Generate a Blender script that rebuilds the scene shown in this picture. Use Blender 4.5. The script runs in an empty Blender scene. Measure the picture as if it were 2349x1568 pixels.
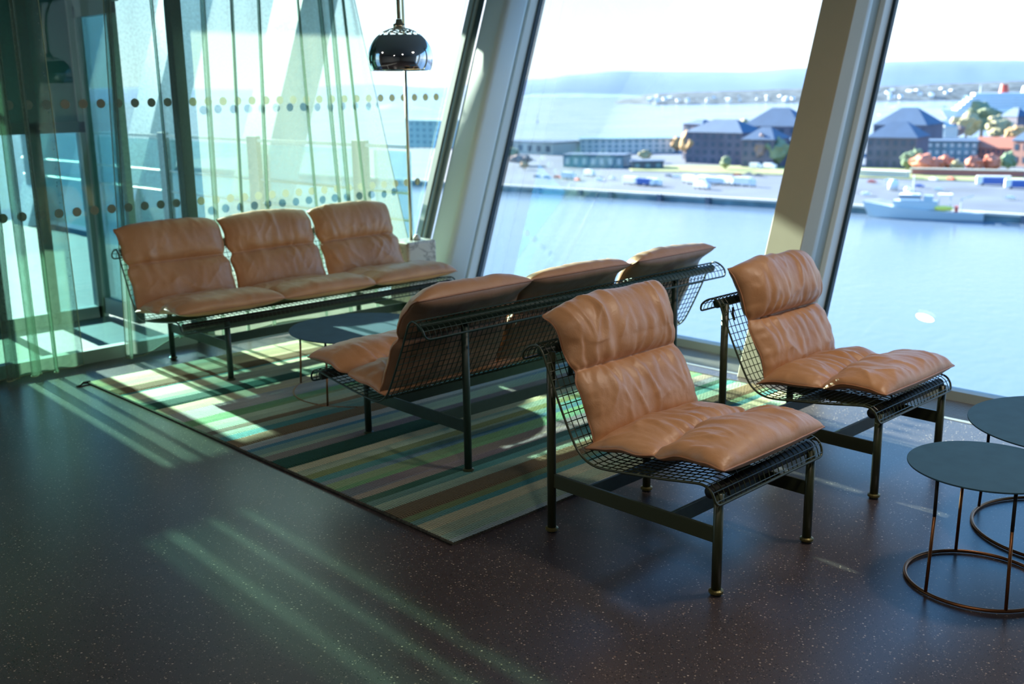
import bpy, bmesh, math, random
from math import sin, cos, pi, sqrt, radians
from mathutils import Vector, Matrix, noise

# ------------------------------------------------------------------ camera, world, sun, exposure
SC = bpy.context.scene
COL = SC.collection
F_PX, PITCH, ROLL, CAM_H, HEAD = 2421.4, 0.23468, -0.01434, 1.706, 0.768
IMG_W, IMG_H = 2349.0, 1568.0
_r = Vector((cos(HEAD), -sin(HEAD), 0))
_f0 = Vector((sin(HEAD), cos(HEAD), 0))
_up0 = Vector((0, 0, 1))
_fw = _f0 * cos(PITCH) - _up0 * sin(PITCH)
_up = _f0 * sin(PITCH) + _up0 * cos(PITCH)
_cr = _r * cos(ROLL) + _up * sin(ROLL)
_cu = _up * cos(ROLL) - _r * sin(ROLL)
_cr = (_r * cos(ROLL) - _up * -sin(ROLL))
cam_d = bpy.data.cameras.new('camera')
cam = bpy.data.objects.new('camera', cam_d); COL.objects.link(cam)
M_ = Matrix.Identity(4)
for i in range(3):
    M_[i][0] = _cr[i]; M_[i][1] = _cu[i]; M_[i][2] = -_fw[i]
M_[2][3] = CAM_H
# image x axis = right*cos - up*sin(-roll) ; handled by the two vectors above
cam.matrix_world = M_
cam_d.sensor_width = 36.0
cam_d.lens = 36.0 * F_PX / IMG_W
cam_d.clip_end = 30000; cam_d.clip_start = 0.05
cam_d.dof.use_dof = True
cam_d.dof.focus_distance = 3.75
cam_d.dof.aperture_fstop = 2.8
SC.camera = cam

W = bpy.data.worlds.new('sky'); SC.world = W; W.use_nodes = True
nt = W.node_tree; nt.nodes.clear()
tc = nt.nodes.new('ShaderNodeTexCoord'); sep = nt.nodes.new('ShaderNodeSeparateXYZ')
rp = nt.nodes.new('ShaderNodeValToRGB'); bg = nt.nodes.new('ShaderNodeBackground'); ow = nt.nodes.new('ShaderNodeOutputWorld')
nt.links.new(tc.outputs['Generated'], sep.inputs[0]); nt.links.new(sep.outputs['Z'], rp.inputs[0])
nt.links.new(rp.outputs[0], bg.inputs[0]); nt.links.new(bg.outputs[0], ow.inputs[0])
bg.inputs[1].default_value = 2.35
cr = rp.color_ramp
cr.elements[0].position = 0.0; cr.elements[0].color = (0.62, 0.66, 0.70, 1)
cr.elements[1].position = 1.0; cr.elements[1].color = (0.05, 0.20, 0.55, 1)
for p_, c_ in ((0.06, (0.56, 0.63, 0.72, 1)), (0.15, (0.40, 0.53, 0.70, 1)), (0.30, (0.17, 0.45, 0.86, 1)), (0.6, (0.08, 0.30, 0.72, 1))):
    e = cr.elements.new(p_); e.color = c_

sun_d = bpy.data.lights.new('sun', 'SUN'); sun_d.energy = 29; sun_d.angle = 0.012; sun_d.color = (1.0, 0.93, 0.80)
sun = bpy.data.objects.new('sun', sun_d); COL.objects.link(sun)
sun.rotation_euler = Vector((-0.05, -1.0, -0.37)).to_track_quat('-Z', 'Y').to_euler()

ar_d = bpy.data.lights.new('ceiling_and_fill_glow', 'AREA'); ar_d.shape = 'DISK'; ar_d.size = 0.34; ar_d.energy = 30; ar_d.color = (1, 0.86, 0.72)
ar = bpy.data.objects.new('ceiling_and_fill_glow', ar_d); COL.objects.link(ar); ar.location = (4.1, 1.1, 3.12)

for k_, (x_, y_) in enumerate(((1.2, 0.4), (0.1, 5.4), (-2.0, 1.2))):  # first and last are added fill lamps; the middle one is a room light
    a2 = ar_d.copy(); a2.energy = 16; a2.size = 0.2
    o_ = bpy.data.objects.new('ceiling_and_fill_glow', a2); COL.objects.link(o_); o_.location = (x_, y_, 3.12)

SC.view_settings.view_transform = 'Standard'; SC.view_settings.look = 'None'
SC.view_settings.exposure = 0.38; SC.view_settings.gamma = 1.0; SC.view_settings.use_curve_mapping = False
SC.cycles.max_bounces = 10; SC.cycles.transparent_max_bounces = 24
SC.cycles.diffuse_bounces = 5; SC.cycles.glossy_bounces = 4
SC.cycles.sample_clamp_indirect = 6.0
SC.cycles.caustics_reflective = False; SC.cycles.caustics_refractive = False
SC.cycles.use_denoising = True

# ------------------------------------------------------------------ helpers
def link(o, parent=None):
    COL.objects.link(o)
    if parent: o.parent = parent
    return o
def tag(o, label=None, cat=None, group=None, kind=None):
    if label: o['label'] = label
    if cat: o['category'] = cat
    if group: o['group'] = group
    if kind: o['kind'] = kind
    return o
def empty(name, loc=(0, 0, 0), rz=0.0, label=None, cat=None, group=None):
    o = bpy.data.objects.new(name, None); o.empty_display_size = 0.1
    link(o); o.location = loc; o.rotation_euler = (0, 0, rz)
    return tag(o, label, cat, group)
class MB:
    def __init__(s): s.v = []; s.f = []; s.c = None
    def add(s, vs, fs):
        n = len(s.v); s.v += [tuple(v) for v in vs]; s.f += [tuple(i + n for i in f) for f in fs]; return s
    def box(s, x0, x1, y0, y1, z0, z1, sh=0.0):
        # sh shears x with height (the leaning facade)
        vs = [(x + sh * z, y, z) for z in (z0, z1) for y in (y0, y1) for x in (x0, x1)]
        return s.add(vs, [(0, 2, 3, 1), (4, 5, 7, 6), (0, 1, 5, 4), (2, 6, 7, 3), (0, 4, 6, 2), (1, 3, 7, 5)])
    def obox(s, c, ax, ay, az):
        # oriented box: centre and three half axes
        c = Vector(c); vs = [c + ax * i + ay * j + az * k for k in (-1, 1) for j in (-1, 1) for i in (-1, 1)]
        return s.add(vs, [(0, 2, 3, 1), (4, 5, 7, 6), (0, 1, 5, 4), (2, 6, 7, 3), (0, 4, 6, 2), (1, 3, 7, 5)])
    def tube(s, pts, r, n=6, closed=False, caps=True):
        pts = [Vector(p) for p in pts]; N = len(pts)
        rr = r if isinstance(r, (list, tuple)) else [r] * N
        T = []
        for i in range(N):
            a = pts[(i - 1) % N] if closed or i else pts[0]
            b = pts[(i + 1) % N] if closed or i < N - 1 else pts[-1]
            t = (b - a); T.append(t.normalized() if t.length > 1e-9 else Vector((0, 0, 1)))
        u = T[0].orthogonal().normalized(); vs = []
        for i in range(N):
            u = (u - T[i] * u.dot(T[i]))
            u = u.normalized() if u.length > 1e-6 else T[i].orthogonal().normalized()
            w = T[i].cross(u)
            for k in range(n):
                a = 2 * pi * (k + 0.5) / n
                vs.append(pts[i] + (u * cos(a) + w * sin(a)) * rr[i])
        fs = []
        for i in range(N if closed else N - 1):
            j = (i + 1) % N
            for k in range(n):
                l = (k + 1) % n
                fs.append((i * n + k, i * n + l, j * n + l, j * n + k))
        if not closed and caps:
            fs.append(tuple(range(n - 1, -1, -1))); fs.append(tuple((N - 1) * n + k for k in range(n)))
        return s.add(vs, fs)
    def lathe(s, prof, n=24, c=(0, 0, 0), closed_ends=False):
        vs = []; fs = []
        for r, z in prof:
            for k in range(n):
                a = 2 * pi * k / n; vs.append((c[0] + r * cos(a), c[1] + r * sin(a), c[2] + z))
        for i in range(len(prof) - 1):
            for k in range(n):
                l = (k + 1) % n; fs.append((i * n + k, i * n + l, (i + 1) * n + l, (i + 1) * n + k))
        if closed_ends:
            fs.append(tuple(range(n - 1, -1, -1))); fs.append(tuple((len(prof) - 1) * n + k for k in range(n)))
        return s.add(vs, fs)
    def prism(s, poly, z0, z1, sh=0.0):
        n = len(poly)
        vs = [(x + sh * z, y, z) for z in (z0, z1) for x, y in poly]
        fs = [(i, (i + 1) % n, n + (i + 1) % n, n + i) for i in range(n)]
        fs += [tuple(range(n - 1, -1, -1)), tuple(range(n, 2 * n))]
        return s.add(vs, fs)
    def mesh(s, name, mat, smooth=False):
        me = bpy.data.meshes.new(name); me.from_pydata([tuple(v) for v in s.v], [], s.f); me.update()
        if mat: me.materials.append(mat)
        if smooth: me.polygons.foreach_set('use_smooth', [True] * len(me.polygons))
        bm = bmesh.new(); bm.from_mesh(me); bmesh.ops.recalc_face_normals(bm, faces=bm.faces); bm.to_mesh(me); bm.free()
        return me
    def build(s, name, mat, parent=None, smooth=False, kind=None):
        o = bpy.data.objects.new(name, s.mesh(name, mat, smooth)); link(o, parent)
        if kind: o['kind'] = kind
        return o
def bevel(o, w=0.004, seg=2):
    m = o.modifiers.new('bevel', 'BEVEL'); m.width = w; m.segments = seg; m.limit_method = 'ANGLE'; m.angle_limit = 0.7
    return o
def lerp(a, b, t): return a + (b - a) * t
def catmull(P, n):
    P = [Vector(p) for p in P]; out = []
    d = [0]
    for i in range(1, len(P)): d.append(d[-1] + (P[i] - P[i - 1]).length)
    for k in range(n):
        s = d[-1] * k / (n - 1); i = 0
        while i < len(P) - 2 and s > d[i + 1]: i += 1
        t = (s - d[i]) / max(1e-9, d[i + 1] - d[i])
        p0 = P[max(0, i - 1)]; p1 = P[i]; p2 = P[i + 1]; p3 = P[min(len(P) - 1, i + 2)]
        m1 = (p2 - p0) * 0.5 * (d[i + 1] - d[i]) / max(1e-9, (d[i + 1] - d[max(0, i - 1)]) * 0.5)
        m2 = (p3 - p1) * 0.5 * (d[i + 1] - d[i]) / max(1e-9, (d[min(len(P) - 1, i + 2)] - d[i]) * 0.5)
        t2 = t * t; t3 = t2 * t
        out.append(p1 * (2 * t3 - 3 * t2 + 1) + m1 * (t3 - 2 * t2 + t) + p2 * (3 * t2 - 2 * t3) + m2 * (t3 - t2))
    return out

# ------------------------------------------------------------------ materials
MATS = {}
def newmat(name):
    m = bpy.data.materials.new(name); m.use_nodes = True; MATS[name] = m
    return m, m.node_tree, m.node_tree.nodes['Principled BSDF']
def N(t, kind, **kw):
    n = t.nodes.new(kind)
    for k, v in kw.items():
        if k in n.inputs: n.inputs[k].default_value = v
        else: setattr(n, k, v)
    return n
def flat(name, col, rough=0.5, metal=0.0, spec=0.5, var=0.0, scale=8.0, bump=0.0, coat=0.0, emit=None):
    m, t, b = newmat(name)
    b.inputs['Base Color'].default_value = (*col, 1); b.inputs['Roughness'].default_value = rough
    b.inputs['Metallic'].default_value = metal; b.inputs['Specular IOR Level'].default_value = spec
    b.inputs['Coat Weight'].default_value = coat
    if var or bump:
        co = N(t, 'ShaderNodeTexCoord'); no = N(t, 'ShaderNodeTexNoise', Scale=scale, Detail=4.0)
        t.links.new(co.outputs['Object'], no.inputs['Vector'])
        if var:
            mx = N(t, 'ShaderNodeMix', data_type='RGBA'); mr = N(t, 'ShaderNodeMapRange')
            mr.inputs[1].default_value = 0.3; mr.inputs[2].default_value = 0.7
            t.links.new(no.outputs[0], mr.inputs[0]); t.links.new(mr.outputs[0], mx.inputs[0])
            mx.inputs[6].default_value = (*[c * (1 - var) for c in col], 1); mx.inputs[7].default_value = (*[min(1, c * (1 + var)) for c in col], 1)
            t.links.new(mx.outputs[2], b.inputs['Base Color'])
        if bump:
            bp = N(t, 'ShaderNodeBump', Strength=bump, Distance=0.01); t.links.new(no.outputs[0], bp.inputs['Height']); t.links.new(bp.outputs[0], b.inputs['Normal'])
    return m
green = flat('dark_green_lacquer', (0.018, 0.045, 0.034), 0.42, 0.0, 0.5, var=0.15, scale=30)
green_lt = flat('olive_green_lacquer', (0.040, 0.052, 0.024), 0.38, 0.0, 0.5)
rubber = flat('black_rubber', (0.012, 0.014, 0.014), 0.6)
brass = flat('brass', (0.45, 0.28, 0.10), 0.35, 0.9)
copper = flat('dark_copper', (0.30, 0.13, 0.055), 0.38, 0.9)
tabtop = flat('blue_grey_laminate', (0.042, 0.105, 0.150), 0.66, 0.0, 0.14, var=0.08, scale=14)
chrome = flat('polished_chrome', (0.62, 0.66, 0.70), 0.06, 1.0)
steel = flat('brushed_steel', (0.55, 0.50, 0.36), 0.3, 1.0)
white_in = flat('white_inside', (0.7, 0.7, 0.68), 0.5)
frame_m = flat('grey_frame', (0.33, 0.40, 0.38), 0.42)
frame_d = flat('dark_frame', (0.045, 0.085, 0.085), 0.45)
col_b = flat('beige_column_paint', (0.46, 0.42, 0.30), 0.55, var=0.04, scale=3)
col_w = flat('pale_grey_cladding', (0.78, 0.84, 0.80), 0.38)
gask = flat('black_gasket', (0.012, 0.035, 0.045), 0.5)
wall_m = flat('dark_plaster', (0.30, 0.28, 0.25), 0.8)
ceil_m = flat('dark_ceiling', (0.20, 0.23, 0.23), 0.7)
alu = flat('anodised_aluminium', (0.50, 0.48, 0.42), 0.4, 0.6)
alu_d = flat('shadow_gap', (0.02, 0.03, 0.035), 0.7)
terr = flat('terrace_slabs', (0.06, 0.085, 0.09), 0.6, var=0.2, scale=2)
tealp = flat('teal_facade_panel', (0.035, 0.13, 0.13), 0.3, var=0.1, scale=1.5)
galv = flat('pale_metal', (0.62, 0.66, 0.62), 0.3, 0.5)

def marble():
    m, t, b = newmat('pale_marble')
    co = N(t, 'ShaderNodeTexCoord'); n1 = N(t, 'ShaderNodeTexNoise', Scale=5.0, Detail=8.0, Distortion=1.8)
    rp = N(t, 'ShaderNodeValToRGB'); t.links.new(co.outputs['Object'], n1.inputs['Vector']); t.links.new(n1.outputs[0], rp.inputs[0])
    e = rp.color_ramp.elements; e[0].position = 0.44; e[0].color = (0.60, 0.58, 0.52, 1); e[1].position = 0.56; e[1].color = (0.62, 0.60, 0.54, 1)
    x = rp.color_ramp.elements.new(0.5); x.color = (0.30, 0.28, 0.25, 1)
    t.links.new(rp.outputs[0], b.inputs['Base Color']); b.inputs['Roughness'].default_value = 0.3
    return m
marble_m = marble()

def leather(name, base, dark):
    m, t, b = newmat(name)
    co = N(t, 'ShaderNodeTexCoord')
    n1 = N(t, 'ShaderNodeTexNoise', Scale=3.2, Detail=5.0, Roughness=0.6)
    n2 = N(t, 'ShaderNodeTexNoise', Scale=190.0, Detail=2.0)
    rp = N(t, 'ShaderNodeValToRGB')
    t.links.new(co.outputs['Object'], n1.inputs['Vector']); t.links.new(co.outputs['Object'], n2.inputs['Vector'])
    t.links.new(n1.outputs[0], rp.inputs[0])
    e = rp.color_ramp.elements; e[0].position = 0.32; e[0].color = (*dark, 1); e[1].position = 0.68; e[1].color = (*base, 1)
    t.links.new(rp.outputs[0], b.inputs['Base Color'])
    b.inputs['Roughness'].default_value = 0.46; b.inputs['Specular IOR Level'].default_value = 0.7
    b.inputs['Sheen Weight'].default_value = 0.12; b.inputs['Sheen Roughness'].default_value = 0.5
    b.inputs['Subsurface Weight'].default_value = 0.0
    n3 = N(t, 'ShaderNodeTexNoise', Scale=24.0, Detail=6.0, Roughness=0.6, Distortion=0.6); t.links.new(co.outputs['Object'], n3.inputs['Vector'])
    bp0 = N(t, 'ShaderNodeBump', Strength=0.32, Distance=0.006); t.links.new(n3.outputs[0], bp0.inputs['Height'])
    bp = N(t, 'ShaderNodeBump', Strength=0.12, Distance=0.002); t.links.new(n2.outputs[0], bp.inputs['Height']); t.links.new(bp0.outputs[0], bp.inputs['Normal']); t.links.new(bp.outputs[0], b.inputs['Normal'])
    return m
leather_m = leather('tan_leather', (0.63, 0.335, 0.16), (0.50, 0.24, 0.095))
leather_b = leather('shaded_tan_leather_back', (0.33, 0.19, 0.11), (0.26, 0.14, 0.075))  # tan leather darkened to put shade into the cushion backs
leather_p = leather('tan_leather_piping', (0.50, 0.235, 0.11), (0.38, 0.165, 0.07))

def glass(name, tint, refl=0.08):
    m = bpy.data.materials.new(name); m.use_nodes = True; t = m.node_tree; t.nodes.clear()
    o = N(t, 'ShaderNodeOutputMaterial'); tr = N(t, 'ShaderNodeBsdfTransparent'); gl = N(t, 'ShaderNodeBsdfGlossy'); mx = N(t, 'ShaderNodeMixShader')
    fr = N(t, 'ShaderNodeFresnel'); fr.inputs[0].default_value = 1.45
    mu = N(t, 'ShaderNodeMath', operation='MULTIPLY'); mu.inputs[1].default_value = refl * 10
    tr.inputs[0].default_value = (*tint, 1); gl.inputs['Roughness'].default_value = 0.0; gl.inputs[0].default_value = (0.9, 1, 1, 1)
    t.links.new(fr.outputs[0], mu.inputs[0]); t.links.new(mu.outputs[0], mx.inputs[0])
    t.links.new(tr.outputs[0], mx.inputs[1]); t.links.new(gl.outputs[0], mx.inputs[2]); t.links.new(mx.outputs[0], o.inputs[0])
    return m
glass_l = glass('green_tinted_glass', (0.84, 0.95, 0.93), 0.05)
glass_r = glass('clear_glass', (0.93, 0.975, 0.99), 0.04)
glass_t = glass('teal_terrace_glass', (0.78, 0.90, 0.91), 0.06)
glass_rail = glass('balustrade_glass', (0.80, 0.92, 0.92), 0.06)

def sheer():
    m = bpy.data.materials.new('green_sheer_fabric'); m.use_nodes = True; t = m.node_tree; t.nodes.clear()
    o = N(t, 'ShaderNodeOutputMaterial'); tr = N(t, 'ShaderNodeBsdfTransparent'); tl = N(t, 'ShaderNodeBsdfTranslucent'); df = N(t, 'ShaderNodeBsdfDiffuse')
    tr.inputs[0].default_value = (0.78, 0.90, 0.86, 1)
    tl.inputs[0].default_value = (0.30, 0.33, 0.27, 1); df.inputs[0].default_value = (0.22, 0.32, 0.26, 1)
    a = N(t, 'ShaderNodeMixShader'); a.inputs[0].default_value = 0.58
    t.links.new(tl.outputs[0], a.inputs[1]); t.links.new(df.outputs[0], a.inputs[2])
    lw = N(t, 'ShaderNodeLayerWeight', Blend=0.32)
    mr = N(t, 'ShaderNodeMapRange'); mr.inputs[1].default_value = 0.0; mr.inputs[2].default_value = 1.0; mr.inputs[3].default_value = 0.34; mr.inputs[4].default_value = 0.92
    t.links.new(lw.outputs['Facing'], mr.inputs[0])
    co = N(t, 'ShaderNodeTexCoord'); no = N(t, 'ShaderNodeTexNoise', Scale=60.0, Detail=2.0)
    t.links.new(co.outputs['Object'], no.inputs['Vector'])
    ad = N(t, 'ShaderNodeMath', operation='MULTIPLY_ADD'); ad.inputs[1].default_value = 0.25; ad.inputs[2].default_value = -0.125
    t.links.new(no.outputs[0], ad.inputs[0])
    ad2 = N(t, 'ShaderNodeMath', operation='ADD', use_clamp=True); t.links.new(ad.outputs[0], ad2.inputs[0]); t.links.new(mr.outputs[0], ad2.inputs[1])
    mx = N(t, 'ShaderNodeMixShader'); t.links.new(ad2.outputs[0], mx.inputs[0])
    t.links.new(tr.outputs[0], mx.inputs[1]); t.links.new(a.outputs[0], mx.inputs[2]); t.links.new(mx.outputs[0], o.inputs[0])
    return m
sheer_m = sheer()
hem_m = flat('sheer_hem', (0.30, 0.38, 0.24), 0.8)

def terrazzo():
    m, t, b = newmat('dark_terrazzo')
    co = N(t, 'ShaderNodeTexCoord')
    nz = N(t, 'ShaderNodeTexNoise', Scale=0.9, Detail=4.0); t.links.new(co.outputs['Object'], nz.inputs['Vector'])
    r0 = N(t, 'ShaderNodeValToRGB'); e = r0.color_ramp.elements
    e[0].position = 0.35; e[0].color = (0.050, 0.040, 0.041, 1); e[1].position = 0.65; e[1].color = (0.072, 0.058, 0.058, 1)
    t.links.new(nz.outputs[0], r0.inputs[0]); cur = r0.outputs[0]
    nf = N(t, 'ShaderNodeTexNoise', Scale=260.0, Detail=2.0); t.links.new(co.outputs['Object'], nf.inputs['Vector'])
    mf = N(t, 'ShaderNodeMapRange'); mf.inputs[1].default_value = 0.3; mf.inputs[2].default_value = 0.7; mf.inputs[3].default_value = 0.75; mf.inputs[4].default_value = 1.3
    t.links.new(nf.outputs[0], mf.inputs[0])
    mm = N(t, 'ShaderNodeMix', data_type='RGBA', blend_type='MULTIPLY'); mm.inputs[0].default_value = 1
    t.links.new(cur, mm.inputs[6]); t.links.new(mf.outputs[0], mm.inputs[7]); cur = mm.outputs[2]
    for sc, th, c0, c1, keep in ((75, 0.24, (0.26, 0.20, 0.15), (0.56, 0.46, 0.36), 0.78), (95, 0.26, (0.004, 0.006, 0.008), (0.012, 0.012, 0.014), 0.72), (170, 0.28, (0.20, 0.15, 0.12), (0.42, 0.34, 0.28), 0.82), (38, 0.15, (0.18, 0.11, 0.07), (0.34, 0.25, 0.18), 0.86)):
        vo = N(t, 'ShaderNodeTexVoronoi', Scale=float(sc)); t.links.new(co.outputs['Object'], vo.inputs['Vector'])
        sp = N(t, 'ShaderNodeSeparateXYZ'); t.links.new(vo.outputs['Color'], sp.inputs[0])
        lt = N(t, 'ShaderNodeMath', operation='LESS_THAN'); lt.inputs[1].default_value = th; t.links.new(vo.outputs['Distance'], lt.inputs[0])
        gt = N(t, 'ShaderNodeMath', operation='GREATER_THAN'); gt.inputs[1].default_value = keep; t.links.new(sp.outputs[0], gt.inputs[0])
        ml = N(t, 'ShaderNodeMath', operation='MULTIPLY'); t.links.new(lt.outputs[0], ml.inputs[0]); t.links.new(gt.outputs[0], ml.inputs[1])
        cm = N(t, 'ShaderNodeMix', data_type='RGBA'); cm.inputs[6].default_value = (*c0, 1); cm.inputs[7].default_value = (*c1, 1); t.links.new(sp.outputs[1], cm.inputs[0])
        mx = N(t, 'ShaderNodeMix', data_type='RGBA'); t.links.new(ml.outputs[0], mx.inputs[0]); t.links.new(cur, mx.inputs[6]); t.links.new(cm.outputs[2], mx.inputs[7]); cur = mx.outputs[2]
    t.links.new(cur, b.inputs['Base Color'])
    nr = N(t, 'ShaderNodeTexNoise', Scale=2.0, Detail=3.0); t.links.new(co.outputs['Object'], nr.inputs['Vector'])
    mr = N(t, 'ShaderNodeMapRange'); mr.inputs[3].default_value = 0.27; mr.inputs[4].default_value = 0.36; t.links.new(nr.outputs[0], mr.inputs[0]); t.links.new(mr.outputs[0], b.inputs['Roughness'])
    b.inputs['Specular IOR Level'].default_value = 0.5; b.inputs['IOR'].default_value = 1.75
    return m
floor_m = terrazzo()

# ------------------------------------------------------------------ room shell
LEAN = 0.345          # the right-hand facade leans outwards: x grows with height
WY = 6.76             # vertical glazed wall on the left of the picture
CEIL = 3.2
fl = MB().box(-4.5, 5.30, -5.0, 6.84, -0.2, 0.0).build('floor', floor_m); tag(fl, kind='structure')
fl2 = MB().box(5.30, 5.80, -5.0, 6.84, -0.2, -0.03).build('floor.001', alu_d); tag(fl2, kind='structure')
ce = MB().box(-4.5, 7.2, -5.0, 6.84, CEIL, CEIL + 0.2).build('ceiling', ceil_m); tag(ce, kind='structure')
wb = MB().box(-4.7, -4.5, -5.0, 6.84, -0.2, CEIL + 0.2).build('wall_back', wall_m); tag(wb, kind='structure')
wr = MB().box(-4.5, 7.2, -5.2, -5.0, -0.2, CEIL + 0.2).build('wall_near', wall_m); tag(wr, kind='structure')
wl = MB().box(-4.5, -1.2, WY, WY + 0.08, 0, CEIL).build('wall_left', wall_m); tag(wl, kind='structure')

# leaning glazing of the right wall
def rounded(x0, x1, y0, y1, r, n=5):
    out = []
    for cx, cy, a0 in ((x1 - r, y1 - r, 0), (x0 + r, y1 - r, 90), (x0 + r, y0 + r, 180), (x1 - r, y0 + r, 270)):
        for k in range(n + 1):
            a = radians(a0 + 90 * k / n); out.append((cx + r * cos(a), cy + r * sin(a)))
    return out
panes = [(3.50, 6.37), (0.26, 3.235), (-5.0, 0.0)]
for i, (a, b_) in enumerate(panes):
    w = empty('window_%d' % (i + 1)); tag(w, kind='structure')
    g = MB().box(5.70, 5.712, a, b_, 0.03, CEIL, LEAN).build('pane', glass_r, w)
    MB().box(5.655, 5.74, a, b_, -0.02, 0.045, LEAN).build('bottom_rail', frame_m, w)
def facade_post(idx, y0, y1, body, side_w, lab):
    # y1: far edge of the beige/pale body, y0: near edge towards the next pane
    t = empty('trim_%d' % idx); tag(t, lab, kind='structure')
    return t
# second post: square beige column, pale rounded casing, dark recess, frame and gasket
t2 = facade_post(2, 3.25, 3.48, None, 0, None)
bevel(MB().box(5.245, 5.395, 3.25, 3.48, 0.0, CEIL, LEAN).build('beige_column', col_b, t2), 0.004)
MB().prism(rounded(5.395, 5.50, 3.262, 3.47, 0.045), 0.0, CEIL, LEAN).build('casing', col_w, t2, True)
MB().box(5.45, 5.62, 3.285, 3.46, 0.0, CEIL, LEAN).build('recess', frame_m, t2)
bevel(MB().box(5.60, 5.70, 3.252, 3.49, -0.02, CEIL, LEAN).build('frame', col_w, t2), 0.006)
MB().box(5.695, 5.73, 3.232, 3.51, -0.02, CEIL, LEAN).build('gasket', gask, t2)
# corner post
t1 = facade_post(1, 6.38, 6.7, None, 0, None)
MB().box(5.256, 5.30, 6.70, 6.76, 0.0, CEIL, LEAN).build('frame', frame_m, t1)
MB().box(5.275, 5.33, 6.645, 6.70, 0.0, CEIL, LEAN).build('gasket', frame_d, t1)
bevel(MB().box(5.262, 5.34, 6.655, 6.69, 0.0, CEIL, LEAN).build('frame', frame_m, t1), 0.01)
MB().prism(rounded(5.30, 5.56, 6.34, 6.63, 0.055), 0.0, CEIL, LEAN).build('casing', col_w, t1, True)
MB().box(5.50, 5.66, 6.40, 6.76, 0.0, CEIL, LEAN).build('recess', frame_m, t1)
bevel(MB().box(5.59, 5.69, 6.375, 6.55, -0.02, CEIL, LEAN).build('frame', col_w, t1), 0.008)
MB().box(5.685, 5.73, 6.362, 6.55, -0.02, CEIL, LEAN).build('gasket', gask, t1)
t3 = facade_post(3, 0.0, 0.24, None, 0, None)
MB().box(5.245, 5.395, 0.01, 0.24, 0.0, CEIL, LEAN).build('beige_column', col_b, t3)
MB().box(5.39, 5.73, 0.0, 0.26, -0.02, CEIL, LEAN).build('casing', col_w, t3)
cb = MB().tube([(5.60 + LEAN * z, 6.22 - 0.0 * z, z) for z in (0.02, CEIL)], 0.0050, 6).build('blind_cable', frame_d)
tag(cb, 'thin dark cable running up along the leaning corner post', 'cable')

# floor grille along the leaning windows, every slat its own piece
gr = empty('trim_4'); tag(gr, kind='structure')
sl = MB().box(-0.0035, 0.0035, -5.0, 6.60, -0.02, 0.0).mesh('slat', alu)
for k in range(14):
    o = bpy.data.objects.new('slat', sl); link(o, gr); o.location = (5.335 + 0.0235 * k, 0, -0.001)
MB().box(5.286, 5.318, -5.0, 6.60, -0.03, 0.002).build('edge_strip', alu, gr)
MB().box(5.268, 5.286, -5.0, 6.60, -0.03, -0.004).build('shadow_joint', alu_d, gr)

# left glazed wall: mullions, bottom rail, panes with printed dots
def xmax(z): return 5.256 + LEAN * z
mull = [-1.15, 1.10, 3.44]
w0 = 4
dot_me = MB().lathe([(0.0, 0.0), (0.029, 0.0), (0.029, 0.001), (0.0, 0.001)], 20).mesh('dot_marker', None)
dm = bpy.data.materials.new('frosted_film'); dm.use_nodes = True
_t = dm.node_tree; _t.nodes.clear(); _o = N(_t, 'ShaderNodeOutputMaterial'); _a = N(_t, 'ShaderNodeBsdfTranslucent'); _b = N(_t, 'ShaderNodeBsdfDiffuse'); _m = N(_t, 'ShaderNodeMixShader')
_a.inputs[0].default_value = (0.35, 0.36, 0.28, 1); _b.inputs[0].default_value = (0.55, 0.53, 0.45, 1); _m.inputs[0].default_value = 0.6
_t.links.new(_a.outputs[0], _m.inputs[1]); _t.links.new(_b.outputs[0], _m.inputs[2]); _t.links.new(_m.outputs[0], _o.inputs[0])
dot_me.materials.append(dm)
for i, xa in enumerate(mull):
    w = empty('window_%d' % (w0 + i)); tag(w, kind='structure')
    x0 = xa + 0.078
    if i < 2:
        x1 = mull[i + 1]
        MB().box(x0, x1, WY + 0.02, WY + 0.03, 0.075, CEIL).build('pane', glass_l, w)
    else:
        x1 = 5.20
        vs = [(x0, WY + d, z) for d in (0.02, 0.03) for z in (0.075,)] 
        mb = MB(); mb.prism([(0, 0), (1, 0), (1, 1), (0, 1)], 0, 1)
        mb.v = [(x0 if a < 0.5 else xmax(c_ * (CEIL - 0.075) + 0.075), WY + 0.02 + 0.01 * b, 0.075 + c_ * (CEIL - 0.075)) for a, b, c_ in mb.v]
        mb.build('pane', glass_l, w)
    bevel(MB().box(xa, xa + 0.078, WY - 0.02, WY + 0.07, 0.0, CEIL).build('mullion', frame_d, w), 0.003)
    MB().box(x0, x1 + (0.05 if i == 2 else 0), WY - 0.015, WY + 0.06, 0.0, 0.085).build('bottom_rail', frame_m, w)
    for zr in (1.655, 0.985):
        x = x0 + 0.05
        lim = x1 if i < 2 else xmax(zr) - 0.05
        while x < lim - 0.03:
            if x > 2.0:
                o = bpy.data.objects.new('dot_marker', dot_me); link(o, w); o.rotation_euler = (pi / 2, 0, 0); o.location = (x, WY + 0.018, zr)
            x += 0.1135
MB_ = MB().box(-1.2, 5.3, WY - 0.02, WY + 0.08, CEIL - 0.02, CEIL + 0.1).build('trim_5', frame_m); tag(MB_, kind='structure')

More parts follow.
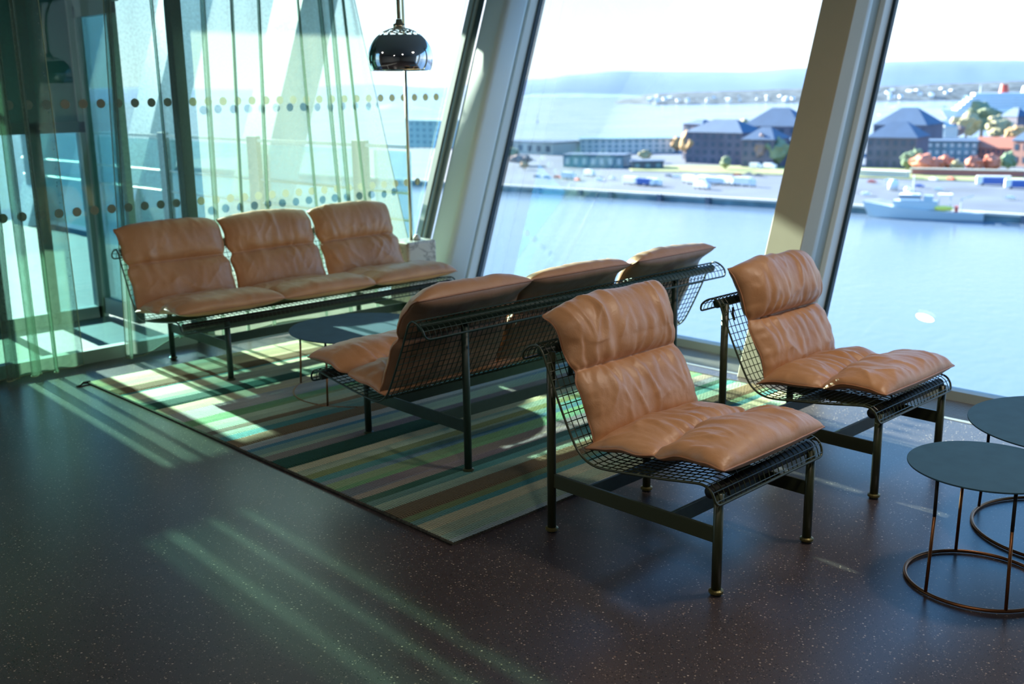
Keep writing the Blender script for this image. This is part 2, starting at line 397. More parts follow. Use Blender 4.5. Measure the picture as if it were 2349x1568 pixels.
# terrace beyond the left wall
te = MB().box(-1.0, 5.62, WY + 0.08, 16.0, -0.25, -0.03).build('terrace_floor', terr); tag(te, kind='structure')
tw = empty('wall_terrace'); tag(tw, kind='structure')
TY = 8.30
for xa_, xb_, za_, zb_ in ((-0.5, 1.85, 1.5, 3.9), (2.35, 3.44, 1.5, 3.9), (1.85, 2.35, 2.45, 3.9), (1.85, 2.35, 1.5, 1.68)):
    MB().box(xa_, xb_, TY + 0.02, TY + 0.05, za_, zb_).build('upper_panel', tealp, tw)
MB().box(1.85, 2.35, TY + 0.02, TY + 0.035, 1.68, 2.45).build('upper_pane', glass('green_terrace_glass', (0.42, 0.60, 0.52), 0.06), tw)  # out-of-view pane added to let sun streaks onto the floor
MB().box(2.69, 3.03, TY + 0.02, TY + 0.035, 0.05, 1.44).build('lower_pane', glass_t, tw)
glass_d = glass('dark_teal_glass', (0.44, 0.62, 0.64), 0.06)
MB().box(3.09, 3.44, TY + 0.02, TY + 0.035, 0.05, 1.44).build('lower_pane', glass_d, tw)
MB().box(2.2, 2.62, TY + 0.02, TY + 0.035, 0.05, 1.44).build('lower_pane', glass('dark_green_terrace_glass', (0.56, 0.76, 0.68), 0.06), tw)  # out-of-view pane, glazed and tinted to filter sun onto the curtain
MB().box(-0.5, 2.2, TY + 0.02, TY + 0.05, 0.05, 1.44).build('sun_block_panel', tealp, tw)  # out-of-view panel made solid to keep sun off the floor
for xx in (1.0, 1.6, 2.2, 2.62, 3.02, 3.40):
    MB().box(xx, xx + 0.075, TY - 0.01, TY + 0.08, -0.03, 3.9).build('post', frame_d if xx < 3.3 else frame_m, tw)
MB().box(1.0, 3.44, TY - 0.01, TY + 0.08, 1.43, 1.51).build('rail', frame_d, tw)
MB().box(1.0, 3.44, TY - 0.01, TY + 0.08, -0.03, 0.06).build('rail', frame_m, tw)
# open glazed door leaf of the terrace
td = empty('door_1'); tag(td, kind='structure')
MB().box(3.455, 3.475, 7.72, 8.28, 0.12, 2.3).build('pane', glass_d, td)
for ya in (7.66, 8.26):
    MB().box(3.44, 3.49, ya, ya + 0.06, 0.0, 2.36).build('stile', frame_m, td)
MB().box(3.44, 3.49, 7.66, 8.32, 0.0, 0.13).build('bottom_rail', frame_m, td)
MB().box(3.44, 3.49, 7.66, 8.32, 2.28, 2.36).build('top_rail', frame_m, td)
MB().box(3.44, 3.49, 7.60, 8.32, 2.36, 3.34).build('sun_block_header', frame_m, td)  # panel added above the door to block stray sun
# leaning outer columns
for k, y in enumerate((9.35, 12.0, 15.0)):
    oc = MB().box(5.30, 5.72, y, y + 0.55, -0.2, 5.2, LEAN).build('trim_%d' % (6 + k), col_w); tag(oc, kind='structure')
# railing on the outer edge of the terrace
ra = empty('terrace_railing', (5.5, 6.9, 0), 0, 'pale metal terrace railing with glass panels seen through the green curtain', 'railing')
MB().box(-0.02, 0.02, 0, 8.6, 1.245, 1.275).build('top_rail', galv, ra)
for z in (0.88, 0.655): MB().tube([(0, 0, z), (0, 8.6, z)], 0.011, 8).build('cross_rail', galv, ra, True)
for y in (0.55, 2.30, 4.2, 6.2, 8.3): bevel(MB().box(-0.025, 0.025, y, y + 0.19, -0.03, 1.30).build('post', frame_m, ra), 0.004)
for y in (0.0, 0.80, 2.52, 4.42, 6.42):
    MB().box(0.03, 0.04, y, y + 1.70 if y > 0.1 else 0.5, 0.05, 1.22).build('glass_panel', glass_rail, ra)
tr_ = MB().box(-1.0, 7.4, WY + 0.1, 10.0, 3.35, 3.6).build('trim_9', wall_m); tag(tr_, kind='structure')
# ceiling fittings; the open-floor and deepest ones are added for the fill lamps
glow = flat('lamp_glow', (1, 0.9, 0.8)); glow.node_tree.nodes['Principled BSDF'].inputs['Emission Color'].default_value = (1, .88, .75, 1); glow.node_tree.nodes['Principled BSDF'].inputs['Emission Strength'].default_value = 4
for (x_, y_), lb_ in (((4.1, 1.1), 'above the armchairs'), ((1.2, 0.4), 'added as unseen fill above the open floor'), ((-2.0, 1.2), 'added as unseen fill deepest in the room'), ((0.1, 5.4), 'beside the curtains')):
    cs = empty('ceiling_and_fill_light', (x_, y_, CEIL), 0, 'round ceiling light ' + lb_, 'light')
    MB().lathe([(0.12, 0.0), (0.125, -0.03), (0.11, -0.03), (0.105, -0.005)], 32).build('trim_ring', frame_m, cs, True)
    MB().lathe([(0.0, -0.01), (0.106, -0.01)], 32).build('diffuser', glow, cs)

# ------------------------------------------------------------------ rug
def rug():
    X0, X1, Y0, Y1 = 2.45, 5.13, 2.885, 6.26
    rug_o = empty('woven_rug', (0, 0, 0), 0, 'green and brown striped woven rug under the two sofas', 'rug')
    C = dict(beige=(0.30, 0.28, 0.17), cream=(0.36, 0.37, 0.24), brown=(0.095, 0.072, 0.040), green=(0.075, 0.16, 0.075), dgreen=(0.016, 0.050, 0.034),
             teal=(0.045, 0.14, 0.125), blue=(0.045, 0.115, 0.15), mauve=(0.105, 0.092, 0.098), moss=(0.10, 0.13, 0.055), sage=(0.17, 0.225, 0.155), grey=(0.20, 0.215, 0.20))
    bands = [(6.26, 'cream', 0), (6.17, 'beige', 0), (5.97, 'brown', 1), (5.84, 'teal', 0), (5.81, 'cream', 0), (5.66, 'sage', 0), (5.53, 'dgreen', 1), (5.40, 'beige', 0),
             (5.26, 'grey', 0), (5.08, 'green', 0), (4.97, 'sage', 0), (4.83, 'brown', 0), (4.77, 'sage', 0), (4.70, 'teal', 0), (4.62, 'brown', 1), (4.50, 'grey', 0), (4.43, 'blue', 0), (4.39, 'sage', 0),
             (4.28, 'mauve', 0), (4.20, 'dgreen', 1), (4.06, 'beige', 0), (3.99, 'sage', 0), (3.92, 'moss', 0), (3.86, 'teal', 0), (3.80, 'blue', 0), (3.755, 'green', 0), (3.645, 'mauve', 0), (3.56, 'mauve', 0), (3.51, 'dgreen', 0), (3.455, 'teal', 0),
             (3.40, 'sage', 0), (3.328, 'brown', 1), (3.21, 'moss', 0), (3.16, 'teal', 0), (3.115, 'beige', 0), (3.04, 'sage', 0), (2.97, 'sage', 0), (2.92, 'grey', 0), (2.885, None, 0)]
    rnd = random.Random(4)
    nx = 134
    xs = [X0 + (X1 - X0) * i / nx for i in range(nx + 1)]
    ys = []; fc = []; hz = []
    for i in range(len(bands) - 1):
        a, nm, pile = bands[i]; b = bands[i + 1][0]; n = max(2, int((a - b) / 0.012))
        for k in range(n):
            ys.append(a + (b - a) * k / n); fc.append((nm, pile, i, k, n))
    ys.append(bands[-1][0])
    vs = []; fs = []; cols = []
    ny = len(ys)
    for j, y in enumerate(ys):
        pl = (fc[j][1] if j < ny - 1 else 0)
        edge = 0 < j < ny - 1 and fc[j][3] == 0
        for i, x in enumerate(xs):
            z = 0.011 + (0.005 if pl and not edge else 0) - (0.0015 if edge else 0) + 0.0012 * noise.noise((x * 9, y * 9, 0))
            wob = 0.006 * noise.noise((x * 2.2, y * 0.7, 3)) if i in (0, nx) else 0
            vs.append((x + wob, y + 0.004 * noise.noise((x * 3, y * 5, 9)), z))
    # yarn changes: within a band the colour changes along the row in long stretches
    for j in range(ny - 1):
        nm, pile, bi, k, n = fc[j]
        base = Vector(C[nm]) * 2.1
        for i in range(nx):
            a = j * (nx + 1) + i
            fs.append((a, a + 1, a + nx + 2, a + nx + 1))
            x = (xs[i] + xs[i + 1]) / 2
            if pile: m_ = 1 + 0.12 * noise.noise((x * 3, bi * 7, 0))
            else:
                row = k // 6
                m_ = 1 + 0.34 * noise.noise((x * 0.9 + bi * 3.7, bi * 5.1 + row * 1.7, 0)) + 0.12 * noise.noise((x * 3, k * 2.3 + bi, 5))
            hue = noise.noise((x * 0.7, bi * 2.9 + (k // 6) * 0.9, 8)) * (0 if pile else 1)
            c = base * m_
            tgt = Vector((0.10, 0.24, 0.25)) if hue > 0 else Vector((0.36, 0.34, 0.22))
            c = c.lerp(tgt, min(0.55, abs(hue) * 1.1))
            cols.append((max(c[0], .01), max(c[1], .01), max(c[2], .01)))
    # skirt
    me = bpy.data.meshes.new('rug_weave'); me.from_pydata(vs, [], fs)
    at = me.color_attributes.new('yarn', 'FLOAT_COLOR', 'CORNER')
    buf = []
    for p, c in zip(me.polygons, cols): buf += [c[0], c[1], c[2], 1.0] * 4
    at.data.foreach_set('color', buf)
    m, t, b = newmat('rug_wool')
    ca = N(t, 'ShaderNodeVertexColor'); ca.layer_name = 'yarn'
    co = N(t, 'ShaderNodeTexCoord'); mp = N(t, 'ShaderNodeMapping'); mp.inputs['Scale'].default_value = (1, 1, 1); t.links.new(co.outputs['Object'], mp.inputs[0])
    wv = N(t, 'ShaderNodeTexWave', Scale=26.0, Distortion=1.2); wv.inputs['Detail'].default_value = 1; wv.bands_direction = 'X'; t.links.new(mp.outputs[0], wv.inputs['Vector'])
    wv2 = N(t, 'ShaderNodeTexWave', Scale=32.0, Distortion=2.0); wv2.inputs['Detail'].default_value = 1; wv2.bands_direction = 'DIAGONAL'; t.links.new(mp.outputs[0], wv2.inputs['Vector'])
    nn = N(t, 'ShaderNodeTexNoise', Scale=160.0, Detail=3.0); t.links.new(mp.outputs[0], nn.inputs['Vector'])
    s1 = N(t, 'ShaderNodeMath', operation='ADD'); t.links.new(wv.outputs[0 if False else 'Fac'], s1.inputs[0]); t.links.new(wv2.outputs['Fac'], s1.inputs[1])
    s2 = N(t, 'ShaderNodeMath', operation='ADD'); t.links.new(s1.outputs[0], s2.inputs[0]); t.links.new(nn.outputs[0], s2.inputs[1])
    mr = N(t, 'ShaderNodeMapRange'); mr.inputs[1].default_value = 0.6; mr.inputs[2].default_value = 2.4; mr.inputs[3].default_value = 0.42; mr.inputs[4].default_value = 1.6; t.links.new(s2.outputs[0], mr.inputs[0])
    mx = N(t, 'ShaderNodeMix', data_type='RGBA', blend_type='MULTIPLY'); mx.inputs[0].default_value = 1
    t.links.new(ca.outputs[0], mx.inputs[6]); t.links.new(mr.outputs[0], mx.inputs[7]); t.links.new(mx.outputs[2], b.inputs['Base Color'])
    b.inputs['Roughness'].default_value = 0.95; b.inputs['Specular IOR Level'].default_value = 0.1
    bp = N(t, 'ShaderNodeBump', Strength=0.8, Distance=0.004); t.links.new(s2.outputs[0], bp.inputs['Height']); t.links.new(bp.outputs[0], b.inputs['Normal'])
    me.materials.append(m); me.polygons.foreach_set('use_smooth', [True] * len(me.polygons))
    link(bpy.data.objects.new('weave', me), rug_o)
    dk = flat('rug_selvedge', (0.05, 0.05, 0.035), 0.95, var=0.5, scale=60)
    mb = MB()
    mb.box(X0, X1, Y0, Y1, 0.0, 0.008); mb.build('backing', dk, rug_o)
    for xe in (X0, X1):
        mb = MB(); pts = []; rr = []
        n = 420
        for i in range(n + 1):
            y = Y0 + (Y1 - Y0) * i / n
            pts.append((xe + 0.006 * noise.noise((xe * 2.2, y * 0.7, 3)), y, 0.008)); rr.append(0.006 + 0.0016 * (i % 2))
        mb.tube(pts, rr, 6); mb.build('selvedge', dk, rug_o, True)
    mb = MB(); mb.tube([(X0 + 0.01, Y1 - 0.01, 0.01), (X0 - 0.03, Y1 + 0.0, 0.012), (X0 - 0.06, Y1 - 0.03, 0.006), (X0 - 0.085, Y1 - 0.03, 0.005)], [0.01, 0.009, 0.007, 0.004], 6)
    mb.build('corner_knot', rubber, rug_o, True)
rug()

# ------------------------------------------------------------------ wire seating
PROF = [(0.496, 0.694), (0.492, 0.710), (0.482, 0.730), (0.464, 0.746), (0.440, 0.758), (0.412, 0.762), (0.387, 0.744), (0.366, 0.700), (0.326, 0.612), (0.270, 0.500),
        (0.222, 0.415), (0.192, 0.382), (0.150, 0.360), (0.100, 0.353), (0.0, 0.362), (-0.180, 0.384), (-0.330, 0.407), (-0.362, 0.407), (-0.385, 0.397), (-0.399, 0.378), (-0.406, 0.360), (-0.410, 0.343)]
PR = catmull([(a, b, 0) for a, b in PROF], 110)
def cushion_mesh(name, path, W_, T, seam, seed, nu=96, nv=120, wr=1.0, flop=0.0, droop=(0, 0), puff=(1, 1), twist=0.0, arch=0.0, flip=False):
    P = catmull([(a, b, 0) for a, b in path], nv + 1)
    nz = lambda x, y, z=0: noise.noise((x + seed * 13.7, y + seed * 3.1, z + seed))
    L = sum((P[i + 1] - P[i]).length for i in range(nv))
    vs = []; ring = {}
    def pt(i, j, side):
        u = -1 + 2 * i / nu; v = j / nv
        # cluster columns near the edge
        uu = math.copysign(1 - (1 - abs(u)) ** 1.35, u)
        p = P[j]; a = P[max(0, j - 1)]; b = P[min(nv, j + 1)]
        tg = (b - a).normalized(); nr = Vector((-tg.y, tg.x, 0))     # normal in (y,z)
        if flip: nr = -nr
        ts = v / seam if v < seam else (v - seam) / (1 - seam)
        seg = 0 if v < seam else 1
        ds = (v - seam) * L
        hw = W_ / 2 * (1 - 0.022 * sin(pi * ts) * 1.0) * (1 - 0.075 * math.exp(-(ds / 0.028) ** 2))
        hw *= 1 + 0.016 * nz(v * 9, u > 0, 4)
        cn = max(0.0, (abs(v - 0.5) * 2 - 0.88) / 0.12); hw *= 1 - 0.025 * cn ** 2
        # end edges bow in a little between the corners
        endpull = 0.018 * (1 - uu * uu)
        sh = 0
        if v < 0.25: sh = endpull * (1 - v / 0.25)
        if v > 0.6: sh = (-0.4 * endpull + arch * (1 - uu * uu) ) * ((v - 0.6) / 0.4)
        edge_u = max(0.0, 1 - abs(uu) ** 3.6) ** 0.52
        prof = max(0.0, 1 - abs(2 * ts - 1) ** 2.8) ** 0.46
        inner = (v > seam - 0.5 * seam and seg == 0) or (v < seam + 0.5 * (1 - seam) and seg == 1)
        if inner:
            mn = 0.13 * edge_u ** 0.5
            prof = max(prof, mn)
        th = T * edge_u * prof * puff[seg]
        w = 0.0
        if side > 0:
            # gathers run away from the seam and from the ends, along the length of the pad
            ps = math.exp(-(abs(ds) / 0.13) ** 1.3)
            pe = math.exp(-(min(v, 1 - v) * L / 0.08) ** 1.3)
            x_ = uu * W_ / 2 + 0.030 * nz(uu * 2.2, v * 3.4, 2)
            q = nz(x_ * 30, v * 2.2, 1); q2 = nz(x_ * 15, v * 2.0, 7)
            w += wr * 0.014 * ps * (abs(q2) * 1.8 - 0.45) + wr * 0.0035 * ps * q + wr * 0.006 * pe * q2
            r1 = 1 - abs(nz(x_ * 7.5 + v * 1.2, v * 2.6 + 2, 9)) * 3.0
            r2 = 1 - abs(nz(x_ * 12 - v * 2.5, v * 3.8 + 2, 29)) * 3.4
            msk = max(0, 0.35 + 1.3 * nz(uu * 1.4, v * 2.4, 17)); ms2 = max(0, 0.25 + 1.4 * nz(uu * 1.8, v * 3.0, 47))
            w += wr * (0.0105 * max(0, r1) ** 1.8 * msk + 0.0075 * max(0, r2) ** 2 * ms2) * sin(pi * min(1, max(0, ts))) ** 0.4
            w += wr * 0.011 * nz(x_ * 4.5, v * 3.5, 12)
            w += wr * 0.0010 * nz(x_ * 60, v * 14, 15)
            # side gathers
            pu = math.exp(-((1 - abs(uu)) * W_ / 2 / 0.05) ** 1.2)
            w += 0.010 * pu * nz(u > 0, v * 16, 21)
            w += 0.016 * pu * math.exp(-(ds / 0.03) ** 2)
            w *= min(1.0, edge_u * 1.4) * min(1.0, prof * 1.6 + 0.15)
        else:
            w = 0.003 * nz(uu * 6, v * 6, 2) * edge_u
        off = th * (1.0 if side > 0 else 0.72) + w
        if side < 0: off = -(th * (0.62 + 0.3 * max(0, v - 0.55) * (2 if flip else 0.6))) + w
        edge_off = 0.010 * nz(v * 6, u > 0, 31) * (1 - edge_u)
        q = p + tg * sh + nr * (off + edge_off)
        # corners droop
        dr = droop[0] if u < 0 else droop[1]
        q = q + nr * (dr * (abs(uu) ** 3) * (max(0, v - 0.6) / 0.4 if flop_sign > 0 else max(0, 0.4 - v) / 0.4))
        q = q + nr * flop * abs(uu) ** 2
        return Vector((uu * hw + twist * (v - 0.5), q.x, q.y))
    flop_sign = 1
    idx = {}
    for side in (1, -1):
        for j in range(nv + 1):
            for i in range(nu + 1):
                bd = i in (0, nu) or j in (0, nv)
                if side < 0 and bd: idx[(side, i, j)] = idx[(1, i, j)]; continue
                idx[(side, i, j)] = len(vs); vs.append(pt(i, j, side))
    fs = []
    for side in (1, -1):
        for j in range(nv):
            for i in range(nu):
                q = (idx[(side, i, j)], idx[(side, i + 1, j)], idx[(side, i + 1, j + 1)], idx[(side, i, j + 1)])
                fs.append(q if side > 0 else q[::-1])
    mb = MB(); mb.v = [tuple(v) for v in vs]; mb.f = fs
    per = [idx[(1, i, 0)] for i in range(nu)] + [idx[(1, nu, j)] for j in range(nv)] + [idx[(1, i, nv)] for i in range(nu, 0, -1)] + [idx[(1, 0, j)] for j in range(nv, 0, -1)]
    pp = MB().tube([vs[k] for k in per], 0.0036, 6, closed=True)
    me = mb.mesh(name, leather_m, True)
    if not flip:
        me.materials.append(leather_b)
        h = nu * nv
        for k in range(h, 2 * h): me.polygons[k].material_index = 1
    return me, pp.mesh('piping', leather_p, True)
SEAT_P = [(-0.415, 0.462), (-0.33, 0.472), (-0.22, 0.466), (-0.13, 0.438), (-0.05, 0.432), (0.06, 0.424), (0.16, 0.405), (0.20, 0.395)]
BACK_P = [(0.165, 0.400), (0.192, 0.470), (0.232, 0.560), (0.282, 0.655), (0.322, 0.735), (0.345, 0.800), (0.378, 0.850), (0.425, 0.885)]
def seat_cushion(W_, seed, **k):
    return cushion_mesh('seat_cushion', [(a, b) for a, b in reversed(SEAT_P)], W_, 0.064, 0.50, seed, arch=0.012, flip=True, **k)
def back_cushion(W_, seed, **k):
    p = k.pop('path', BACK_P)
    return cushion_mesh('back_cushion', p, W_, 0.070, 0.53, seed, arch=k.pop('arch', 0.032), **k)
def put_cushion(meshes, x, parent, name, ry=0.0):
    o = bpy.data.objects.new(name, meshes[0]); link(o, parent); o.location = (x, 0, 0); o.rotation_euler = (0, 0, ry)
    p = bpy.data.objects.new('piping', meshes[1]); link(p, o)
    return o
def wire_seat(name, pose, legW, over, label, cat, group, cushions):
    X, Y, TH = pose
    root = empty(name, (X, Y, 0), TH, label, cat, group)
    W2 = legW / 2; B = W2 + over; D2 = 0.388
    LEG = MATS['olive_green_lacquer'] if cat == 'armchair' else green
    for sx in (-1, 1):
        for sy in (-1, 1):
            top = 0.372 if sy < 0 else 0.735
            lg = MB().lathe([(0.0175, 0.012), (0.0175, top)], 16, (sx * W2, sy * D2, 0), True).build('leg', LEG, root, True)
            MB().lathe([(0.018, 0.022), (0.026, 0.018), (0.026, 0.010), (0.020, 0.008)], 18, (sx * W2, sy * D2, 0), True).build('collar', green_lt if cat != 'armchair' else MATS['collar'], lg)
            MB().lathe([(0.019, 0.010), (0.019, 0.0)], 16, (sx * W2, sy * D2, 0), True).build('glide', rubber, lg)
        bevel(MB().box(sx * W2 - 0.006, sx * W2 + 0.006, -D2 + 0.01, D2 - 0.01, 0.190, 0.247).build('side_brace', LEG, root), 0.002)
    for sy in (-0.19, 0.19):
        bevel(MB().box(-W2, W2, sy - 0.006, sy + 0.006, 0.190, 0.247).build('cross_beam', green, root), 0.002)
    e = B - (0.06 if over < 0.1 else 0.10)
    MB().tube([(-B + 0.03, -0.364, 0.374), (B - 0.03, -0.364, 0.374)], 0.022, 16).build('support_tube', rubber, root, True)
    MB().tube([(-B + 0.03, 0.422, 0.733), (B - 0.03, 0.422, 0.733)], 0.020, 16).build('support_tube', green, root, True)
    # rim: the two side profiles joined by rails along both ends
    pts = [(-B, p.x, p.y) for p in PR]
    R_ = 0.028
    rim = MB()
    def side(x):
        P = [Vector((x, p.x, p.y)) for p in PR]
        k0 = 0
        while (P[k0] - P[0]).length < R_: k0 += 1
        k1 = len(P) - 1
        while (P[k1] - P[-1]).length < R_: k1 -= 1
        return P, k0, k1
    PL, k0, k1 = side(-B); PRr, _a, _b = side(B)
    def corner(p_in, c, p_out):
        return [p_in * (1 - t) ** 2 + c * 2 * t * (1 - t) + p_out * t ** 2 for t in (0.2, 0.4, 0.6, 0.8)]
    dx = Vector((R_, 0, 0))
    loop = PL[k0:k1 + 1] + corner(PL[k1], PL[-1], PL[-1] + dx) + [PL[-1] + dx, PRr[-1] - dx] + corner(PRr[-1] - dx, PRr[-1], PRr[k1]) + PRr[k0:k1 + 1][::-1]
    loop += corner(PRr[k0], PRr[0], PRr[0] - dx) + [PRr[0] - dx, PL[0] + dx] + corner(PL[0] + dx, PL[0], PL[k0])
    rim.tube(loop, 0.0048, 8, closed=True); rim.build('basket_rim', LEG, root, True)
    wm = MB()
    nl = int(round(2 * B / 0.0305)); st = 2 * B / nl
    sub = PR[::2] + [PR[-1]]
    for i in range(1, nl):
        x = -B + i * st
        wm.tube([(x, p.x, p.y) for p in sub], 0.0021, 4, caps=False)
    d = 0; acc = 0.0; last = PR[0]
    for p in PR[1:-1]:
        acc += (p - last).length; last = p
        if acc >= 0.0265:
            acc = 0; wm.tube([(-B, p.x, p.y + 0.003), (B, p.x, p.y + 0.003)], 0.0021, 4, caps=False)
    wm.build('wire_mesh', LEG, root, False, 'stuff')
    for c in cushions: put_cushion(c[0], c[1], root, c[2], c[3] if len(c) > 3 else 0)
    return root
MATS['collar'] = flat('worn_brass_green', (0.16, 0.14, 0.05), 0.35, 0.6)
def strap(root, x, y, z, parts):
    mb = MB().tube([(x + a, y + b, z + c) for a, b, c in parts], 0.006, 5)
    return mb.build('tie_strap', rubber, root, True)

c1 = wire_seat('lounge_armchair', (3.116, 2.314, 0.009), 0.601, 0.050, 'tan leather armchair on green wire frame nearest the camera', 'armchair', None,
    [(seat_cushion(0.67, 1.0, wr=1.5), 0.012, 'seat_cushion'), (back_cushion(0.66, 2.0, wr=1.35, puff=(1.0, 1.15), droop=(-0.02, 0.04)), 0.03, 'back_cushion')])
c2 = wire_seat('lounge_armchair', (4.311, 2.349, 0.004), 0.601, 0.050, 'tan leather armchair with a fat headrest, beside the window', 'armchair', None,
    [(seat_cushion(0.67, 5.0, wr=1.5), 0.02, 'seat_cushion'), (back_cushion(0.63, 6.0, wr=1.35, arch=0.02, puff=(0.9, 1.45), path=[(0.165, 0.400), (0.192, 0.470), (0.232, 0.560), (0.275, 0.640), (0.300, 0.715), (0.320, 0.79), (0.36, 0.855), (0.40, 0.89)]), 0.03, 'back_cushion')])
strap(c1, -0.18, -0.36, 0.43, [(0, 0, 0), (0.01, -0.01, -0.03), (-0.02, 0.0, -0.06), (-0.02, 0, -0.10)])
strap(c2, -0.16, -0.36, 0.43, [(0, 0, 0), (0.01, -0.01, -0.03), (-0.03, 0.01, -0.05), (-0.045, 0.01, -0.07)])
strap(c2, -0.28, 0.36, 0.72, [(0, 0, 0), (0, 0, -0.03), (0.0, -0.01, -0.06)])
sm = [seat_cushion(0.715, 11.0, nu=72, nv=80, wr=0.9), seat_cushion(0.715, 12.0, nu=72, nv=80, wr=0.9), seat_cushion(0.715, 13.0, nu=72, nv=80, wr=0.9)]
bmh = [back_cushion(0.70, 14.0, nu=72, nv=96, wr=0.8), back_cushion(0.69, 15.0, nu=72, nv=96, wr=0.8), back_cushion(0.68, 16.0, nu=72, nv=96, wr=0.9)]
FLOP = [(0.165, 0.400), (0.192, 0.470), (0.232, 0.560), (0.280, 0.652), (0.318, 0.735), (0.340, 0.780), (0.385, 0.822), (0.445, 0.850)]
bmf = [back_cushion(0.70, 17.0, nu=72, nv=96, wr=0.7, path=FLOP, arch=0.02, puff=(1, 1.1)), back_cushion(0.69, 18.0, nu=72, nv=96, wr=0.7, path=FLOP, arch=0.02, puff=(1, 0.9)), back_cushion(0.68, 19.0, nu=72, nv=96, wr=0.8, path=FLOP, arch=0.01)]
s1 = wire_seat('wire_sofa', (3.832, 6.029, -0.019), 1.49, 0.30, 'tan leather three-seat sofa facing the camera in front of the green curtains', 'sofa', None,
    [(sm[0], -0.70, 'seat_cushion'), (sm[1], 0.0, 'seat_cushion'), (sm[2], 0.70, 'seat_cushion'), (bmh[0], -0.70, 'back_cushion'), (bmh[1], 0.0, 'back_cushion'), (bmh[2], 0.70, 'back_cushion')])
s2 = wire_seat('wire_sofa', (3.778, 3.809, pi - 0.017), 1.49, 0.31, 'tan leather three-seat sofa seen from behind, its wire back towards the armchairs', 'sofa', None,
    [(sm[1], -0.69, 'seat_cushion'), (sm[2], 0.02, 'seat_cushion'), (sm[0], 0.71, 'seat_cushion'), (bmf[2], -0.69, 'back_cushion', 0.02), (bmf[1], 0.02, 'back_cushion', -0.03), (bmf[0], 0.72, 'back_cushion', 0.02)])

# ------------------------------------------------------------------ side tables
def side_table(x, y, z, r, rr, label, grp, angs, tube_m=None):
    t = empty('side_table', (x, y, 0), 0, label, 'table')
    bevel(MB().lathe([(0.0, z - 0.006), (r - 0.001, z - 0.006), (r, z - 0.004), (r, z - 0.001), (r - 0.001, z), (0.0, z)], 96).build('table_top', tabtop, t, False), 0.0005, 1)
    MB().tube([(rr * cos(2 * pi * k / 72), rr * sin(2 * pi * k / 72), 0.0075) for k in range(72)], 0.0065, 10, closed=True).build('base_ring', copper, t, True)
    for a in angs:
        a = radians(a); q = rr - 0.012
        lg = MB().tube([(rr * cos(a), rr * sin(a), 0.010), (q * cos(a), q * sin(a), z * 0.66)], 0.0058, 10).build('leg', copper, t, True)
        MB().tube([(q * cos(a), q * sin(a), z * 0.66), (q * cos(a), q * sin(a), z - 0.005)], 0.0060, 10).build('leg_upper', rubber, lg, True)
    return t
side_table(3.54, 1.33, 0.432, 0.258, 0.236, 'smaller round blue-grey side table at the right edge, nearest the camera', None, (225, 160, 290, 40))
side_table(4.20, 1.25, 0.438, 0.395, 0.345, 'larger round blue-grey side table partly cut off by the right edge', None, (185, 90, 300, 0))
side_table(3.53, 4.93, 0.375, 0.405, 0.40, 'round grey coffee table between the two sofas on the rug', None, (205, 120, 20, 300))

